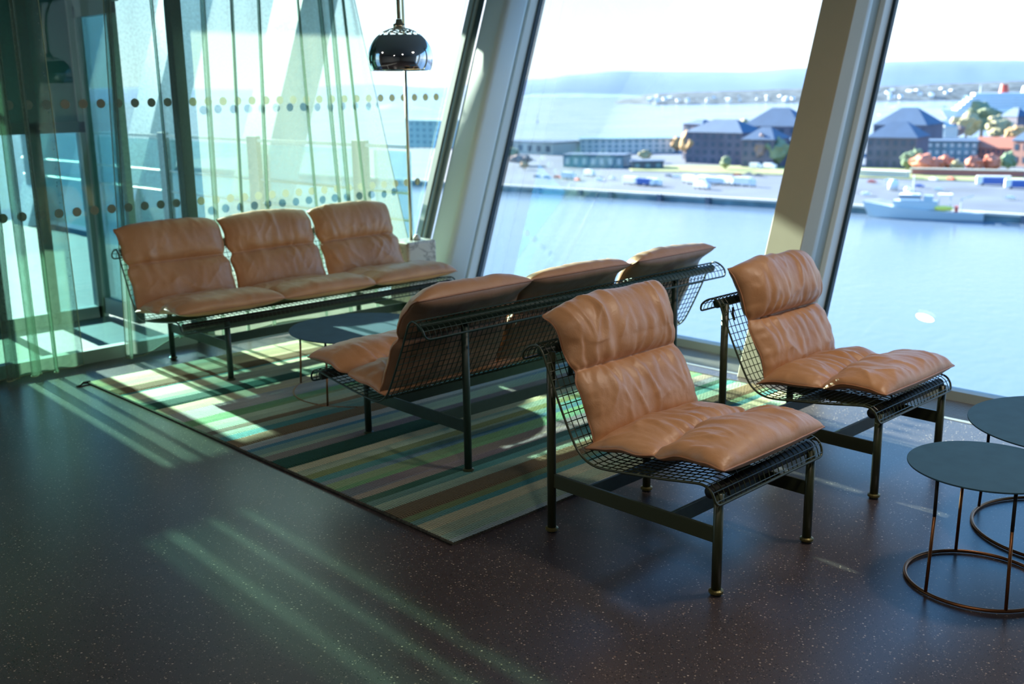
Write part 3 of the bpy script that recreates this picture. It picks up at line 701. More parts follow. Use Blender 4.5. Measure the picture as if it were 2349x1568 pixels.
# ------------------------------------------------------------------ arc lamp
def arc_lamp():
    bx, by = 5.03, 6.30
    sx, sy, sz = 3.54, 4.47, 1.868       # centre of the shade's rim height
    t = empty('arc_floor_lamp', (bx, by, 0), 0, 'chrome dome arc lamp hanging in front of the window, rising from a marble block', 'lamp')
    bevel(MB().box(-0.13, 0.15, -0.12, 0.12, 0.0, 0.60).build('marble_base', marble_m, t), 0.018, 3)
    MB().lathe([(0.0, 0.0), (0.03, 0.0), (0.026, 0.02), (0.014, 0.04), (0.0, 0.04)], 20, (0.04, -0.02, 0.60)).build('knob', white_in, t, True)
    d = Vector((sx - bx, sy - by, 0))
    stem = MB().tube([(0, 0, 0.59), (0, 0, 2.05)], 0.0125, 12).build('stem', steel, t, True)
    arc = []
    for k in range(25):
        a = pi * k / 24 * 0.985
        m_ = (1 - cos(a)) / 2
        arc.append((d.x * m_, d.y * m_, 2.05 + 0.62 * sin(a) ** 0.9 + (sz + 0.36 - 2.05) * m_))
    arc.append((d.x, d.y, sz + 0.20))
    MB().tube(arc, 0.010, 10).build('arc_arm', steel, t, True)
    sh = empty('shade', (d.x, d.y, sz)); sh.parent = t
    # perforated dome: two rows of round holes near the crown, cut as real openings
    R = 0.168; n = 96; rows = 56
    def ring_r(th): return R * sin(th)
    holes = []
    for th, cnt, hr in ((0.22, 6, 0.014), (0.42, 11, 0.0165), (0.63, 16, 0.018)):
        for k in range(cnt): holes.append((th, 2 * pi * (k + 0.5 * (cnt % 3)) / cnt, hr))
    vs = []; fs = []
    TH1 = 1.95
    for i in range(rows + 1):
        th = 0.06 + (TH1 - 0.06) * i / rows
        for k in range(n):
            a = 2 * pi * k / n
            vs.append((R * sin(th) * cos(a), R * sin(th) * sin(a), R * cos(th) * 0.94))
    def inside(c):
        for th, a, hr in holes:
            h = Vector((R * sin(th) * cos(a), R * sin(th) * sin(a), R * cos(th) * 0.94))
            if (c - h).length < hr: return True
        return False
    for i in range(rows):
        for k in range(n):
            q = (i * n + k, i * n + (k + 1) % n, (i + 1) * n + (k + 1) % n, (i + 1) * n + k)
            c = sum((Vector(vs[j]) for j in q), Vector()) / 4
            if i < 24 and inside(c): continue
            fs.append(q)
    mb = MB(); mb.v = vs; mb.f = fs
    o = mb.build('dome', chrome, t, True); o.location = (d.x, d.y, sz)
    s = o.modifiers.new('thick', 'SOLIDIFY'); s.thickness = 0.002
    MB().lathe([(0.0, 0.02), (0.014, 0.02), (0.018, 0.0), (0.03, -0.005), (0.03, -0.03), (0.0, -0.03)], 20, (d.x, d.y, sz + 0.158 + 0.02)).build('socket_cap', steel, t, True)
    MB().lathe([(0.0, 0.03), (0.02, 0.02), (0.03, -0.01), (0.022, -0.04), (0.0, -0.05)], 16, (d.x, d.y, sz + 0.05)).build('bulb', white_in, t, True)
    bpy.data.objects.remove(sh)
arc_lamp()

# ------------------------------------------------------------------ curtains
def curtain(name, label, left, right, folds, y0, zt, zb, seed, thick=0.05, hem=None):
    """left/right: (x at z=0, slope); folds: (x0, slope, half width). The cloth runs left to right and doubles back at each fold."""
    seq = []
    fl_ = sorted(folds, key=lambda f: f[0] + f[1])
    def X(l, z): return l[0] + l[1] * z
    nz_ = 44
    rows = []
    for iz in range(nz_ + 1):
        z0 = zb + (zt - zb) * iz / nz_
        pts = []
        def addp(x, y): pts.append((x, y))
        cur = X(left, z0); stops = sorted([(X(f, z0), f[2]) for f in fl_])
        # keep topology: use order of fl_, not sorted by position
        stops = [(X(f, z0), f[2]) for f in fl_]
        prev = cur
        for si, (c, hw) in enumerate(stops):
            hw_ = hw * (0.8 + 0.35 * z0 / zt * 0 + 0.25 * noise.noise((si * 3.3, z0 * 0.8, seed)))
            a = max(prev + 0.002, c - hw_); b = c + hw_
            n = 10
            for k in range(n):
                t = k / n; x = lerp(prev, b - 0.004, t)
                addp(x, 0.012 * sin(t * pi * 2 + si * 1.3 + seed) * (0.5 + z0 * 0) + 0.02 * noise.noise((x * 2.5, z0 * 0.5, seed + 2)))
            for k in range(7):
                t = k / 6; ang = pi * t
                addp(b - 0.004 + 0.006 * sin(ang), lerp(0.0, -thick * 0.45, t) + 0.02 * noise.noise((b * 2.5, z0 * .5, seed + 2)))
            for k in range(1, 6):
                t = k / 6; addp(lerp(b - 0.004, a + 0.004, t), -thick * 0.45 + 0.004 * sin(t * pi) + 0.02 * noise.noise((b * 2.5, z0 * .5, seed + 2)))
            for k in range(7):
                t = k / 6; ang = pi * t
                addp(a + 0.004 - 0.006 * sin(ang), -thick * 0.45 - lerp(0, thick * 0.45, t) + 0.02 * noise.noise((a * 2.5, z0 * .5, seed + 2)))
            for k in range(1, 5):
                t = k / 5; addp(lerp(a + 0.004, b, t), lerp(-thick * 0.9, 0.0, t * t) + 0.02 * noise.noise((b * 2.5, z0 * .5, seed + 2)))
            prev = b
        R_ = X(right, z0)
        for k in range(13):
            t = k / 12; x = lerp(prev, R_, t)
            addp(x, 0.014 * sin(t * pi * 2 + seed) + 0.02 * noise.noise((x * 2.5, z0 * 0.5, seed + 2)))
        row = []
        for i, (x, y) in enumerate(pts):
            z = z0
            if hem and iz < 4:
                z = z0 + hem(x) * (1 - iz / 4)
            row.append((x, y0 + y, z))
        rows.append(row)
    m = len(rows[0]); vs = [p for r in rows for p in r]; fs = []
    for j in range(nz_):
        for i in range(m - 1): fs.append((j * m + i, j * m + i + 1, (j + 1) * m + i + 1, (j + 1) * m + i))
    mb = MB(); mb.v = vs; mb.f = fs
    o = mb.build(name, sheer_m, None, True)
    tag(o, label, 'curtain')
    hm = MB().tube(rows[0], 0.0035, 4); hm.build('hem', hem_m, o, True)
    for side in (0, m - 1):
        MB().tube([r[side] for r in rows], 0.003, 4).build('side_hem', hem_m, o, True)
    return o
FA = [(1.80, 0.0, 0.07), (1.98, 0.0, 0.07), (2.13, 0.004, 0.06), (2.27, -0.004, 0.045), (2.39, -0.004, 0.022)]
curtain('sheer_curtain', 'darker bunched green sheer curtain at the left edge of the picture', (1.62, 0), (2.585, -0.016), FA, 6.62, 3.15, 0.03, 1.0, 0.09)
FB = [(2.885, 0.0367, 0.020), (3.255, -0.0029, 0.022), (3.564, 0.0161, 0.026), (3.764, 0.0219, 0.006), (3.976, 0.0189, 0.024), (4.434, -0.0414, 0.018), (4.66, -0.062, 0.028), (4.74, -0.055, 0.03), (4.92, -0.085, 0.022)]
def hemB(x):
    return 0.0 + 0.10 * max(0, sin((x - 2.98) * 3.6)) * math.exp(-((x - 3.2) / 0.35) ** 2) + 0.05 * (0.5 + 0.5 * sin(x * 5.0)) * (1 if x > 3.5 else 0)
curtain('sheer_curtain', 'wide green sheer curtain behind the far sofa, drawn back at its right side', (2.862, 0.0375), (5.40, -0.232), FB, 6.63, 3.15, 0.02, 2.0, 0.06, hemB)
tk = MB().box(-1.0, 5.9, 6.58, 6.66, 3.15, 3.2).build('curtain_rail', frame_m); tag(tk, 'pale curtain rail under the ceiling carrying both green curtains', 'rail')

# ------------------------------------------------------------------ the harbour far below
SEA = -50.0
def at(u, v, z):
    """world point where the line of sight of a picture position meets the level z"""
    X = u - IMG_W / 2; Y = v - IMG_H / 2
    d = _cr * (X / F_PX) - _cu * (Y / F_PX) + _fw
    t = (z - CAM_H) / d.z
    return Vector((d.x * t, d.y * t, z))
def E_(name, col, **k): return flat(name, col, **k)
sea_m, t, b = newmat('fjord_water')
b.inputs['Base Color'].default_value = (0.11, 0.155, 0.215, 1); b.inputs['Roughness'].default_value = 0.16; b.inputs['Specular IOR Level'].default_value = 0.5; b.inputs['IOR'].default_value = 1.33
co = N(t, 'ShaderNodeTexCoord'); mp = N(t, 'ShaderNodeMapping'); mp.inputs['Scale'].default_value = (1, 1, 1)
t.links.new(co.outputs['Object'], mp.inputs[0])
n1 = N(t, 'ShaderNodeTexNoise', Scale=0.35, Detail=5.0); n2 = N(t, 'ShaderNodeTexNoise', Scale=0.012, Detail=4.0)
t.links.new(mp.outputs[0], n1.inputs['Vector']); t.links.new(mp.outputs[0], n2.inputs['Vector'])
bp = N(t, 'ShaderNodeBump', Strength=0.35, Distance=0.35); t.links.new(n1.outputs[0], bp.inputs['Height']); t.links.new(bp.outputs[0], b.inputs['Normal'])
mr = N(t, 'ShaderNodeMapRange'); mr.inputs[3].default_value = 0.10; mr.inputs[4].default_value = 0.26; t.links.new(n2.outputs[0], mr.inputs[0]); t.links.new(mr.outputs[0], b.inputs['Roughness'])
sea = MB().add([(-3000, -3000, SEA), (14000, -3000, SEA), (14000, 14000, SEA), (-3000, 14000, SEA)], [(0, 1, 2, 3)]).build('fjord_water', sea_m); tag(sea, kind='structure')

quay_m = E_('asphalt_quay', (0.095, 0.115, 0.15), rough=0.8, var=0.25, scale=0.03)
grass_m = E_('park_grass', (0.22, 0.24, 0.09), rough=0.9, var=0.3, scale=0.05)
stone_m = E_('quay_wall_stone', (0.12, 0.20, 0.22), rough=0.9, var=0.3, scale=0.1)
brick_m = E_('dark_brick', (0.15, 0.135, 0.17), rough=0.9, var=0.2, scale=0.1)
brick_r = E_('red_brick', (0.33, 0.17, 0.14), rough=0.9, var=0.2, scale=0.1)
slate = E_('blue_slate_roof', (0.055, 0.10, 0.17), rough=0.7, var=0.1, scale=0.1)
redroof = E_('orange_tile_roof', (0.50, 0.18, 0.11), rough=0.8)
pale = E_('pale_render', (0.62, 0.62, 0.57), rough=0.8)
white = E_('white_paint', (0.85, 0.85, 0.84), rough=0.6)
glassb = E_('blue_green_glazing', (0.12, 0.25, 0.29), rough=0.25, var=0.3, scale=0.15)
winb = E_('dark_window', (0.05, 0.08, 0.12), rough=0.25)
concr = E_('pale_concrete', (0.50, 0.48, 0.42), rough=0.9, var=0.1, scale=0.05)
hullm = E_('grey_blue_hull', (0.42, 0.50, 0.52), rough=0.5)
yel = E_('yellow_lifeboat', (0.75, 0.70, 0.10), rough=0.5)
redm = E_('red_paint', (0.6, 0.08, 0.05), rough=0.5)
trunk_m = E_('tree_bark', (0.12, 0.09, 0.06), rough=0.9)
leafs = {k: E_('foliage_' + k, c, rough=0.9, var=0.25, scale=0.4) for k, c in dict(orange=(0.50, 0.29, 0.13), red=(0.60, 0.21, 0.13), gold=(0.38, 0.33, 0.18), olive=(0.22, 0.25, 0.14), green=(0.16, 0.23, 0.13), rust=(0.28, 0.19, 0.17)).items()}

QT = SEA + 3.0
qx0 = 369.0
def xq(y): return lerp(415, 384, (y - 151) / (407 - 151))
qd = [(xq(-260), -260), (xq(760), 760), (560, 760), (640, 690), (760, 560), (905, 300), (1150, -260)]
qy = empty('quay', (0, 0, 0), 0, 'long asphalt quay with a stone edge across the harbour', 'quay')
MB().prism(qd, SEA - 2, QT).build('paved_deck', quay_m, qy)
MB().prism([(xq(-260) - 1.0, -260), (xq(760) - 1.0, 760), (xq(760) - 0.02, 760), (xq(-260) - 0.02, -260)], SEA - 2, QT - 0.6).build('quay_wall', stone_m, qy)
MB().prism([(xq(-260) - 1.6, -260), (xq(760) - 1.6, 760), (xq(760) + 1.4, 760), (xq(-260) + 1.4, -260)], QT - 0.6, QT + 0.35).build('coping', concr, qy)
fme = MB().box(-0.9, 0.9, -1.1, 1.1, SEA - 1, QT + 0.2).mesh('fender', winb)
for y in (430, 404, 378, 352, 334, 307, 282, 236, 200, 150, 120, 90):
    o = bpy.data.objects.new('fender', fme); link(o, qy); o.location = (xq(y) - 2.3, y, 0)
gp = [at(u, v, QT + 0.05) for u, v in ((1450, 392), (1800, 402), (2349, 420), (2349, 392), (1990, 385), (1560, 380), (1440, 386))]
lw_ = MB().prism([(p.x, p.y) for p in gp], QT, QT + 0.5).build('park_lawn', grass_m); tag(lw_, kind='structure')

rb = random.Random(11)
def ext_building(name, uL, vL, uR, vR, h, depth, wall, roof, rh, label, cat='building', hip=True, rows=3, cols=8, win=winb, base=None, overh=0.8, ztop=None):
    z = QT if base is None else base
    a = at(uL, vL, z); b = at(uR, vR, z)
    ex = (b - a); L = ex.length; ex.normalize(); ey = Vector((-ex.y, ex.x, 0))
    if ey.dot(a) < 0: ey = -ey
    t = empty(name, (a.x, a.y, z), 0, label, cat)
    t.rotation_euler = (0, 0, math.atan2(ex.y, ex.x))
    s = 1 if Vector((-ex.y, ex.x, 0)).dot(a) > 0 else -1
    D = depth * s
    y0, y1 = (0, D) if D > 0 else (D, 0)
    MB().box(0, L, y0, y1, 0, h).build('wall', wall, t)
    o_ = overh
    if rh > 0:
        mb = MB(); ins = min(L * 0.35, depth * 0.5) if hip else -o_
        ym = (y0 + y1) / 2
        if hip: r0, r1 = ins, L - ins
        else: r0, r1 = -o_, L + o_
        mb.add([(-o_, y0 - o_, h), (L + o_, y0 - o_, h), (L + o_, y1 + o_, h), (-o_, y1 + o_, h), (r0, ym, h + rh), (r1, ym, h + rh)],
               [(0, 1, 5, 4), (1, 2, 5), (2, 3, 4, 5), (3, 0, 4), (3, 2, 1, 0)])
        mb.build('roof', roof, t)
    else:
        MB().box(-o_, L + o_, y0 - o_, y1 + o_, h, h + 0.6).build('roof', roof, t)
    if rows:
        ww = L / cols * 0.45; hh = h / rows * 0.5
        wm = MB().box(-ww / 2, ww / 2, -0.15, 0.15, -hh / 2, hh / 2).mesh('window', win)
        yf = 0 if s > 0 else 0
        for r in range(rows):
            for c in range(cols):
                o = bpy.data.objects.new('window', wm); link(o, t); o.location = (L * (c + 0.5) / cols, -0.05 * s, h * (r + 0.5) / rows)
    return t
ext_building('harbour_shed', 1145, 350, 1268, 356, 9, 30, concr, slate, 0, 'low flat-roofed shed on the quay beside the corner post', rows=1, cols=6)
ext_building('terminal_building', 1330, 352, 1545, 350, 10.5, 32, pale, glassb, 0, 'long pale flat-roofed terminal building behind the quay', rows=3, cols=14, win=glassb)
ext_building('glass_pavilion', 1292, 383, 1430, 385, 7.5, 18, glassb, slate, 0, 'low blue-green glazed pavilion on the quay', rows=1, cols=7, win=pale)
ext_building('dark_kiosk', 1450, 388, 1522, 387, 4.5, 14, winb, slate, 0, 'small dark flat-roofed kiosk beside a golden tree on the quay', rows=1, cols=3, win=glassb)
ext_building('brick_warehouse', 1572, 373, 1700, 379, 20, 26, brick_m, slate, 8, 'dark brick warehouse with hipped slate roof behind the quay', rows=4, cols=7)
ext_building('brick_warehouse', 1565, 365, 1608, 368, 24, 16, brick_m, slate, 3, 'taller brick tower block at the left end of the dark warehouses', rows=4, cols=2)
ext_building('brick_warehouse', 1700, 384, 1772, 386, 17, 30, brick_m, slate, 7, 'lower dark brick warehouse wing standing near a rust-coloured tree', rows=3, cols=4)
ext_building('brick_warehouse', 1700, 352, 1830, 355, 20, 40, brick_m, slate, 13, 'dark warehouse with the steepest pyramid roof, left of the second post', rows=3, cols=5)
ext_building('brick_warehouse', 1790, 378, 1900, 381, 15, 26, brick_m, slate, 4, 'low dark warehouse wing partly hidden by the second post', rows=3, cols=5)
ext_building('brick_warehouse', 1985, 385, 2098, 388, 18, 34, brick_m, slate, 9, 'dark brick warehouse with hipped roof right of the second post', rows=3, cols=6)
ext_building('brick_warehouse', 2000, 350, 2120, 353, 20, 40, brick_m, slate, 12, 'rear warehouse with broad pyramid roof right of the second post', rows=2, cols=5)
ext_building('office_block', 2090, 372, 2240, 374, 13, 26, glassb, slate, 0, 'blue-green glazed office block between the warehouses and the red-roofed house', rows=3, cols=9, win=pale)
ext_building('brick_house', 2236, 372, 2318, 374, 9, 20, brick_r, redroof, 6.5, 'brick house with bright orange tiled roof', hip=False, rows=2, cols=7)
ext_building('brick_gable_hall', 2318, 380, 2420, 386, 15, 30, brick_r, slate, 6, 'tall brick hall with pale gable edge at the right side', hip=False, rows=2, cols=5)
ext_building('fortress_tower', 2292, 312, 2330, 314, 18, 14, brick_m, slate, 8, 'small dark tower with pointed roof among the autumn trees', rows=1, cols=2)
ext_building('stone_rampart', 2110, 335, 2349, 338, 6, 10, brick_m, slate, 0, 'long low dark wall beneath the autumn trees', rows=0)
ext_building('grey_shed', 2075, 325, 2165, 328, 13, 20, pale, concr, 5, 'pale grey shed roof behind the right warehouses', rows=1, cols=3)
ext_building('low_barrier', 1965, 404, 2080, 409, 3.0, 4, pale, pale, 0, 'long low white wall in front of the right warehouses', rows=0)
ext_building('red_fence', 2090, 402, 2349, 408, 3.4, 2, E_('rust_fence', (0.42, 0.14, 0.12)), concr, 0, 'long rust-red fence behind the blue buses', 'fence', rows=0)

def blob(seed, sub=2, lump=0.28):
    bm = bmesh.new(); bmesh.ops.create_icosphere(bm, subdivisions=sub, radius=1.0)
    for v in bm.verts:
        n_ = noise.noise(v.co * 1.7 + Vector((seed, 0, 0))) + 0.5 * noise.noise(v.co * 4 + Vector((0, seed, 0)))
        v.co *= 1 + lump * n_
    return bm
crown = []
for i in range(4):
    bm = blob(i * 5.3, 3, 0.45); me = bpy.data.meshes.new('crown'); bm.to_mesh(me); bm.free(); crown.append(me)
crown_by = {}
def tree(u, v, h, w, kind, label, base=None):
    p = at(u, v, QT if base is None else base)
    t = empty('autumn_tree', p, rb.random() * 6, label, 'tree')
    MB().tube([(0, 0, 0), (0, 0, h * 0.6)], [w * 0.05, w * 0.03], 6).build('trunk', trunk_m, t)
    key = (kind, rb.randrange(4))
    if key not in crown_by:
        me = crown[key[1]].copy(); me.materials.append(leafs[kind]); crown_by[key] = me
    o = bpy.data.objects.new('crown', crown_by[key]); link(o, t); o.location = (0, 0, h * 0.62); o.scale = (w / 2, w / 2, h * 0.42)
TR = [(1583, 372, 21, 12, 'orange', 'tall orange tree leaning on the left end of the dark warehouses'), (1553, 352, 12, 9, 'orange', 'smaller orange tree left of the dark warehouses'),
      (1480, 372, 8, 8, 'gold', 'golden tree above the small dark kiosk'), (1665, 390, 8, 6, 'olive', 'small olive tree on the lawn before the dark warehouse'),
      (1742, 384, 19, 11, 'rust', 'rust-coloured tree in front of the warehouse wings'), (1775, 384, 17, 16, 'olive', 'wide olive tree left of the second post'),
      (1600, 368, 10, 8, 'orange', 'orange bush at the foot of the warehouse'),
      (1700, 340, 22, 22, 'gold', 'pale golden tree showing between two warehouse roofs'), (1800, 338, 18, 14, 'orange', 'orange tree peeping over the low warehouse'),
      (2080, 392, 10, 8, 'green', 'green tree beside the right warehouse'), (2098, 392, 12, 9, 'green', 'second green tree right of the right warehouse'),
      (2115, 397, 10, 12, 'red', 'leftmost of the row of red trees'), (2145, 397, 8, 9, 'red', 'second red tree from the left in the row'), (2170, 394, 9, 9, 'red', 'third red tree from the left, by the glazed office'),
      (2195, 398, 7, 7, 'gold', 'small golden tree amid the row of red trees'), (2236, 398, 9, 10, 'red', 'red tree beneath the orange-roofed house'), (2272, 398, 10, 9, 'red', 'rightmost red tree of the row'),
      (2310, 397, 11, 8, 'green', 'green tree before the tall brick hall'), (2150, 312, 12, 22, 'olive', 'olive tree above the pale grey shed'), (2215, 318, 22, 24, 'gold', 'golden tree on the fortress hill, left one'),
      (2250, 316, 30, 30, 'olive', 'largest olive tree on the fortress hill'), (2285, 322, 20, 20, 'gold', 'golden tree just left of the small tower'), (2330, 330, 14, 16, 'orange', 'orange tree at the right edge below the tower'),
      (2180, 322, 14, 20, 'rust', 'rust-brown tree at the left of the fortress hill'), (2120, 306, 8, 12, 'rust', 'small reddish tree near the fjord shore'), (1195, 380, 7, 14, 'rust', 'low reddish shrubs before the flat shed'), (1170, 366, 8, 14, 'olive', 'olive shrub beside the corner post'),
      (1202, 390, 5, 5, 'orange', 'small orange bush near the corner post')]
for a in TR: tree(*a)

def truck(u, v, L, h, label, cabc, boxc, rz=0.3, grp='parked lorries on the quay'):
    p = at(u, v, QT + 0.02); t = empty('parked_lorry', p, rz, label, 'truck', grp)
    MB().box(0, L, -1.3, 1.3, 1.0, h).build('cargo_box', boxc, t)
    bevel(MB().box(-2.4, -0.3, -1.25, 1.25, 0.6, h * 0.82).build('cab', cabc, t), 0.2)
    for x in (-1.6, L * 0.3, L * 0.8):
        for y in (-1.2, 1.2):
            MB().tube([(x, y - 0.2, 0.5), (x, y + 0.2, 0.5)], 0.5, 10).build('wheel', winb, t)
bluem = E_('blue_paint', (0.05, 0.13, 0.40), rough=0.4)
for i, (u, v, L, h, c) in enumerate([(1460, 424, 9, 4.0, white), (1492, 427, 8, 3.8, bluem), (1508, 427, 7, 3.8, white), (1588, 420, 6, 4, white), (1606, 424, 8, 4, white), (1618, 434, 7, 3.6, white), (1624, 420, 6, 3.8, white), (1655, 424, 9, 3.8, white),
                                     (1676, 424, 8, 4, white), (1722, 428, 10, 4.4, white), (1740, 388, 6, 3.6, white), (1772, 388, 6, 3.6, white), (1312, 412, 7, 4, white), (1356, 404, 5, 3.6, white)]):
    truck(u, v, L, h, ['white box lorry parked at the left end of the quay row', 'blue box lorry parked next to the first white one', 'white box lorry right behind the blue one', 'white lorry left of the middle cluster on the quay',
        'white lorry in the middle cluster on the quay', 'white lorry standing nearest the quay edge', 'white lorry rearmost in the middle cluster', 'white lorry left of the pair below the warehouse wing', 'white lorry right of the pair below the warehouse wing',
        'largest white lorry near the second post', 'white van below the warehouses, left of two', 'white van below the warehouses, right of two', 'white lorry below the glass pavilion', 'white small lorry below the long terminal'][i], white, c, 1.4 + 0.2 * rb.random())
for i, (u, v, L) in enumerate([(2240, 424, 15), (2305, 432, 18)]):
    p = at(u, v, QT); t = empty('coach_bus', p, -1.1, ['white and blue coach parked behind the grey ship, left one', 'blue coach with a white front at the right edge of the quay'][i], 'bus')
    bevel(MB().box(0, L, -1.6, 1.6, 0.6, 4.2).build('body', bluem if i else bluem, t), 0.3); MB().box(-0.3, 2.6, -1.65, 1.65, 0.7, 4.3).build('front', white, t)
    MB().box(0, L, -1.65, 1.65, 3.9, 4.5).build('roof', white, t)
    for x in (2.5, L - 3): MB().tube([(x, -1.7, 0.6), (x, 1.7, 0.6)], 0.6, 10).build('wheel', winb, t)
rnd = random.Random(3)
car_cols = [white, winb, bluem, galv, redm]
cme = {}
for i, (u, v) in enumerate([(1240, 408), (1262, 410), (1286, 409), (1330, 415), (1384, 414), (1410, 412), (1540, 406), (1560, 408), (1700, 404), (1725, 402), (1750, 404), (2010, 420), (2050, 417), (2150, 414), (2190, 413), (1998, 448), (2120, 430), (2165, 438), (2330, 458)]):
    c = car_cols[rnd.randrange(5)]
    if c.name not in cme:
        mb = MB().box(0, 4.5, -0.9, 0.9, 0.3, 0.95); mb.add([(0.9, -0.8, 0.95), (4.0, -0.8, 0.95), (4.0, 0.8, 0.95), (0.9, 0.8, 0.95), (1.6, -0.7, 1.5), (3.5, -0.7, 1.5), (3.5, 0.7, 1.5), (1.6, 0.7, 1.5)], [(0, 1, 5, 4), (1, 2, 6, 5), (2, 3, 7, 6), (3, 0, 4, 7), (4, 5, 6, 7), (3, 2, 1, 0)])
        cme[c.name] = mb.mesh('parked_car', c)
    o = bpy.data.objects.new('parked_car', cme[c.name]); link(o); o.location = at(u, v, QT + 0.3); o.rotation_euler = (0, 0, 1.2 + rnd.random())
    tag(o, 'small parked car on the distant quay asphalt', 'car', 'cars on the quay')

# grey patrol ship moored at the quay
def ship():
    a = at(1992, 497, SEA); b = at(2256, 506, SEA)
    ex = b - a; L = ex.length; ang = math.atan2(ex.y, ex.x)
    t = empty('patrol_ship', a, ang, 'grey-blue patrol ship with a yellow lifeboat moored along the quay', 'ship')
    W_ = 4.2
    st = [(0.0, 0.05, 6.2, -1.5), (0.07, 0.5, 5.6, 0), (0.2, 0.9, 4.8, 0), (0.45, 1.0, 4.0, 0), (0.7, 1.0, 3.2, 0), (0.92, 0.95, 3.2, 0), (1.0, 0.8, 3.3, 0)]
    vs = []; fs = []
    for s, w, top, off in st:
        x = s * L
        ring = [(x + off * 1.8, -W_ * w, top), (x, -W_ * w * 0.85, 0.2), (x, 0, -1.5), (x, W_ * w * 0.85, 0.2), (x + off * 1.8, W_ * w, top), (x + off * 1.8, 0, top - 0.1)]
        vs += ring
    n = 6
    for i in range(len(st) - 1):
        for k in range(n): fs.append((i * n + k, i * n + (k + 1) % n, (i + 1) * n + (k + 1) % n, (i + 1) * n + k))
    fs.append(tuple(range(n))); fs.append(tuple(len(vs) - n + k for k in range(n)))
    MB().add(vs, fs).build('hull', hullm, t)
    MB().box(L * .22, L * .60, -2.9, 2.9, 3.8, 7.0).build('deckhouse', hullm, t)
    bevel(MB().box(L * .27, L * .45, -2.6, 2.6, 7.0, 9.6).build('bridge', white, t), 0.3)
    MB().box(L * .265, L * .455, -2.65, 2.65, 8.1, 9.0).build('bridge_window', winb, t)
    MB().box(L * .48, L * .56, -1.6, 1.6, 7.0, 9.2).build('funnel', hullm, t)
    MB().tube([(L * .38, 0, 9.5), (L * .38, 0, 17)], 0.18, 8).build('mast', white, t)
    for z in (12, 14, 15.5): MB().box(L * .38 - 0.1, L * .38 + 0.1, -1.6, 1.6, z, z + 0.2).build('mast_spar', white, t)
    MB().lathe([(0, -1.2), (1.0, -0.7), (1.3, 0), (1.0, 0.8), (0, 1.2)], 16, (L * .33, 0, 11.2)).build('radar_dome', white, t, True)
    MB().box(L * .60, L * .72, -2.4, 2.4, 9.4, 9.9).build('canopy', white, t)
    for x in (.61, .71):
        for y in (-2, 2): MB().tube([(L * x, y, 3.3), (L * x, y, 9.5)], 0.12, 6).build('canopy_post', hullm, t)
    MB().lathe([(0, -3.6), (0.8, -2.8), (1.1, 0), (0.8, 2.8), (0, 3.6)], 12).build('lifeboat', yel, t, True)
    lb = [o for o in t.children if o.name.startswith('lifeboat')][0]; lb.rotation_euler = (0, pi / 2, 0); lb.location = (L * .66, -3.4, 4.6)
    MB().box(L * .75, L * .78, -2.5, 0, 3.2, 5.4).build('deck_crate', redm, t)
    MB().tube([(L * .80, 0, 3.2), (L * .80, 0, 8), (L * .9, 0, 9.5)], 0.25, 6).build('deck_crane', hullm, t)
    MB().tube([(L * .0 + -2, 0, 6.5), (L * .1, 0, 7), (L * .2, 0, 6.2)], 0.08, 5).build('bow_rail', white, t)
    # white radome ashore
    p = at(2048, 437, QT); s = empty('white_tank', p, 0, 'round white tank standing on the quay behind the grey ship', 'tank')
    MB().lathe([(0, 5.4), (1.6, 4.9), (2.3, 3.6), (2.3, 0.6), (0, 0.6)], 20).build('tank_body', white, s, True)
ship()
# cruise ship
def cruise():
    a = at(2165, 272, SEA); b = at(2560, 268, SEA)
    ex = b - a; L = ex.length; t = empty('cruise_ship', a, math.atan2(ex.y, ex.x), 'white cruise ship in the distance at the right edge', 'ship')
    st = [(0.0, .05, 14), (0.05, .6, 13), (0.12, 1, 12), (1.0, 1, 12)]
    vs = []; fs = []
    for s, w, top in st: vs += [(s * L - (6 if s == 0 else 0), -15 * w, top), (s * L + (4 if s == 0 else 0), -13 * w, 0), (s * L + (4 if s == 0 else 0), 13 * w, 0), (s * L - (6 if s == 0 else 0), 15 * w, top)]
    for i in range(3):
        for k in range(4): fs.append((i * 4 + k, i * 4 + (k + 1) % 4, i * 4 + 4 + (k + 1) % 4, i * 4 + 4 + k))
    fs += [(0, 1, 2, 3), (12, 13, 14, 15)]
    MB().add(vs, fs).build('hull', white, t)
    for k in range(5):
        z = 12 + k * 4.2
        MB().box(L * (0.06 + 0.02 * k), L, -14, 14, z, z + 3.0).build('deck', white, t)
        MB().box(L * (0.075 + 0.012 * k), L, -13.2, 13.2, z + 3.0, z + 4.2).build('window_band', glassb, t)
    MB().box(L * 0.16, L * 0.9, -10, 10, 33, 37).build('top_deck', white, t)
    MB().tube([(L * .34, 0, 36), (L * .34, 0, 49)], [7, 5], 12).build('funnel', redm, t)
    MB().tube([(L * .20, 0, 36), (L * .20, 0, 48)], 1.0, 6).build('mast', white, t)
    MB().tube([(L * .46, 0, 36), (L * .46, 0, 46)], [5, 3], 8).build('radar_tower', white, t)
cruise()

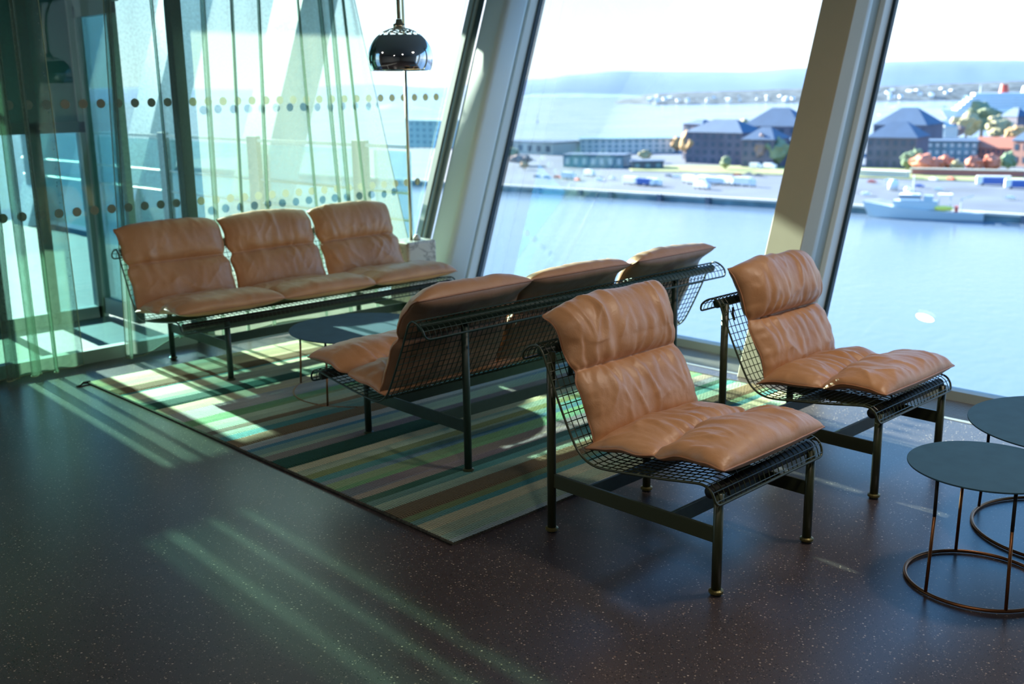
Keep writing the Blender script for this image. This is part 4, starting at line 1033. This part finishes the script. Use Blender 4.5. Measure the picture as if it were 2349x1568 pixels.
# far shores: hazy ridge, wooded peninsula, islands
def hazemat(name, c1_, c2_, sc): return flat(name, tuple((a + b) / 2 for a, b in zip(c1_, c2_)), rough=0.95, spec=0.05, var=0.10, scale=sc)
ridge_m = hazemat('haze_blue_ridge', (0.195, 0.265, 0.40), (0.18, 0.25, 0.38), 0.0008)  # distance haze is mixed into the hill's own blue colour
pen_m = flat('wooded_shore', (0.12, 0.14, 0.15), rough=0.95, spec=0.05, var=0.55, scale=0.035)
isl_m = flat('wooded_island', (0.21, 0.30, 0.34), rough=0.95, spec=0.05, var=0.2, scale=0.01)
def ridge(name, pts, vbase, mat, dist_dir, label, top, depth, lump=0.04):
    """hill massif whose crest heights follow the list (picture x, crest picture y) at its own distance"""
    nrow = 8; n = 160; vs = []; fs = []
    def crest(u):
        for i in range(len(pts) - 1):
            if pts[i][0] <= u <= pts[i + 1][0]:
                t = (u - pts[i][0]) / (pts[i + 1][0] - pts[i][0]); t = t * t * (3 - 2 * t)
                return lerp(pts[i][1], pts[i + 1][1], t)
        return pts[-1][1]
    u0, u1 = pts[0][0], pts[-1][0]
    for i in range(n + 1):
        u = lerp(u0, u1, i / n)
        b_ = at(u, vbase(u), SEA); d = sqrt(b_.x ** 2 + b_.y ** 2); dr = Vector((b_.x, b_.y, 0)) / d
        # crest direction elevation
        X = u - IMG_W / 2; Y = crest(u) - IMG_H / 2
        q = _cr * (X / F_PX) - _cu * (Y / F_PX) + _fw; el = q.z / sqrt(q.x ** 2 + q.y ** 2)
        D = d + depth * 0.6; H = CAM_H + el * D - SEA
        for k in range(nrow + 1):
            s = k / nrow; prof_ = sin(min(1, s / 0.6) * pi / 2) if s < 0.6 else cos((s - 0.6) / 0.4 * pi / 2)
            h = max(0, H) * prof_ * (1 + lump * noise.noise((u * 0.03, k * 1.3, 0)) * (0 if k == 5 else 1))
            p = dr * (d + depth * s); vs.append((p.x, p.y, SEA - 1 + h))
    for i in range(n):
        for k in range(nrow): a = i * (nrow + 1) + k; fs.append((a, a + 1, a + nrow + 2, a + nrow + 1))
    mb = MB(); mb.v = vs; mb.f = fs; o = mb.build(name, mat, None, True); tag(o, label, 'hill', None); return o
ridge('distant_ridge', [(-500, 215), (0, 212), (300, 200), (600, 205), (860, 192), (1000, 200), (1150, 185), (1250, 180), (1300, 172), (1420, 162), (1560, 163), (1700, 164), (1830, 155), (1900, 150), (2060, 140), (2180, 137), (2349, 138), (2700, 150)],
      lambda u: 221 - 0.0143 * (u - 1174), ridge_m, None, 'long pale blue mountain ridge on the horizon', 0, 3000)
ridge('wooded_shore', [(1395, 236), (1440, 226), (1500, 214), (1580, 210), (1700, 207), (1800, 203), (1900, 199), (2050, 196), (2200, 190), (2349, 184), (2500, 180)],
      lambda u: 239 if u < 1500 else (241 - 0.016 * (u - 1500)), pen_m, None, 'wooded autumn shore dotted with white houses across the fjord', 0, 900, 0.05)
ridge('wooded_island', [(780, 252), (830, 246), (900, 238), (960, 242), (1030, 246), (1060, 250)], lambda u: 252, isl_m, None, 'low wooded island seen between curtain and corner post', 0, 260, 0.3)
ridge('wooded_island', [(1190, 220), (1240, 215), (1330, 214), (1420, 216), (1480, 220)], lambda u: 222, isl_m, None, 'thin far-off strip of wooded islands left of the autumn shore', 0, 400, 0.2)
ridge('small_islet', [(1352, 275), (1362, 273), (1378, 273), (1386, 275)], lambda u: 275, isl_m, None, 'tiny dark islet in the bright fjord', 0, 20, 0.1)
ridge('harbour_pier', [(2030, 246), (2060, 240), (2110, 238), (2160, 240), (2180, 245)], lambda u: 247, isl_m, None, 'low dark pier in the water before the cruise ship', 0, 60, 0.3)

hm = MB().box(-6, 6, -5, 5, 0, 8); hm.add([(-7, -6, 8), (7, -6, 8), (7, 6, 8), (-7, 6, 8), (-7, 0, 12), (7, 0, 12)], [(0, 1, 5, 4), (2, 3, 4, 5), (1, 2, 5), (3, 0, 4), (3, 2, 1, 0)])
hme = hm.mesh('shore_house', white)
for i in range(64):
    u = 1470 + 30 * (i % 12) + rb.random() * 28 if i < 36 else 2010 + rb.random() * 175
    k = rb.random()
    vb = (239 if u < 1500 else 241 - 0.016 * (u - 1500)) - k * (10 if u < 1900 else 22)
    b0 = at(u, (239 if u < 1500 else 241 - 0.016 * (u - 1500)), SEA); d0 = sqrt(b0.x ** 2 + b0.y ** 2)
    D = d0 + 20 + 330 * k
    X = u - IMG_W / 2; Y = vb - IMG_H / 2; q = _cr * (X / F_PX) - _cu * (Y / F_PX) + _fw; hl = sqrt(q.x ** 2 + q.y ** 2)
    o = bpy.data.objects.new('shore_house', hme); link(o); s_ = 0.55 + 0.6 * rb.random()
    o.location = (q.x / hl * D, q.y / hl * D, max(SEA + 0.5, CAM_H + q.z / hl * D + 6)); o.rotation_euler = (0, 0, rb.random() * 3); o.scale = (s_, s_, s_)
    tag(o, 'small white house among the trees of the far autumn shore', 'house', 'white houses on the far shore')
for u, v, s_, lab in ((1233, 281, 1.0, 'small sailing boat alone on the bright fjord'), (1288, 241, 1.4, 'tiny dark boat far out on the fjord'), (2017, 264, 1.0, 'small white motor boat before the cruise ship')):
    p = at(u, v, SEA); t = empty('small_boat', p, 0.8, lab, 'boat')
    mb = MB().add([(-5 * s_, 0, 1.6), (0, -1.6, 1.4), (5 * s_, -1.2, 1.4), (5 * s_, 1.2, 1.4), (0, 1.6, 1.4), (-3.5 * s_, 0, 0), (4 * s_, -0.8, 0), (4 * s_, 0.8, 0)], [(0, 1, 6, 5), (1, 2, 6), (2, 3, 7, 6), (3, 4, 7), (4, 0, 5, 7), (0, 4, 3, 2, 1), (5, 6, 7)])
    mb.build('hull', white if u > 2000 else slate, t); MB().box(-1, 2.5, -0.9, 0.9, 1.4, 2.8).build('cabin', slate, t)
    if u < 1240: MB().tube([(0, 0, 1.4), (0, 0, 14)], 0.25, 6).build('mast', slate, t)
# buildings seen through the left-hand glass
ext_building('harbour_office', 938, 345, 1012, 348, 26, 40, E_('green_grey_render', (0.33, 0.46, 0.46), rough=0.8), E_('grey_flat_roof', (0.30, 0.42, 0.44)), 0, 'grey-green harbour block visible between the curtain and the corner post', rows=5, cols=5, win=glassb, base=SEA)
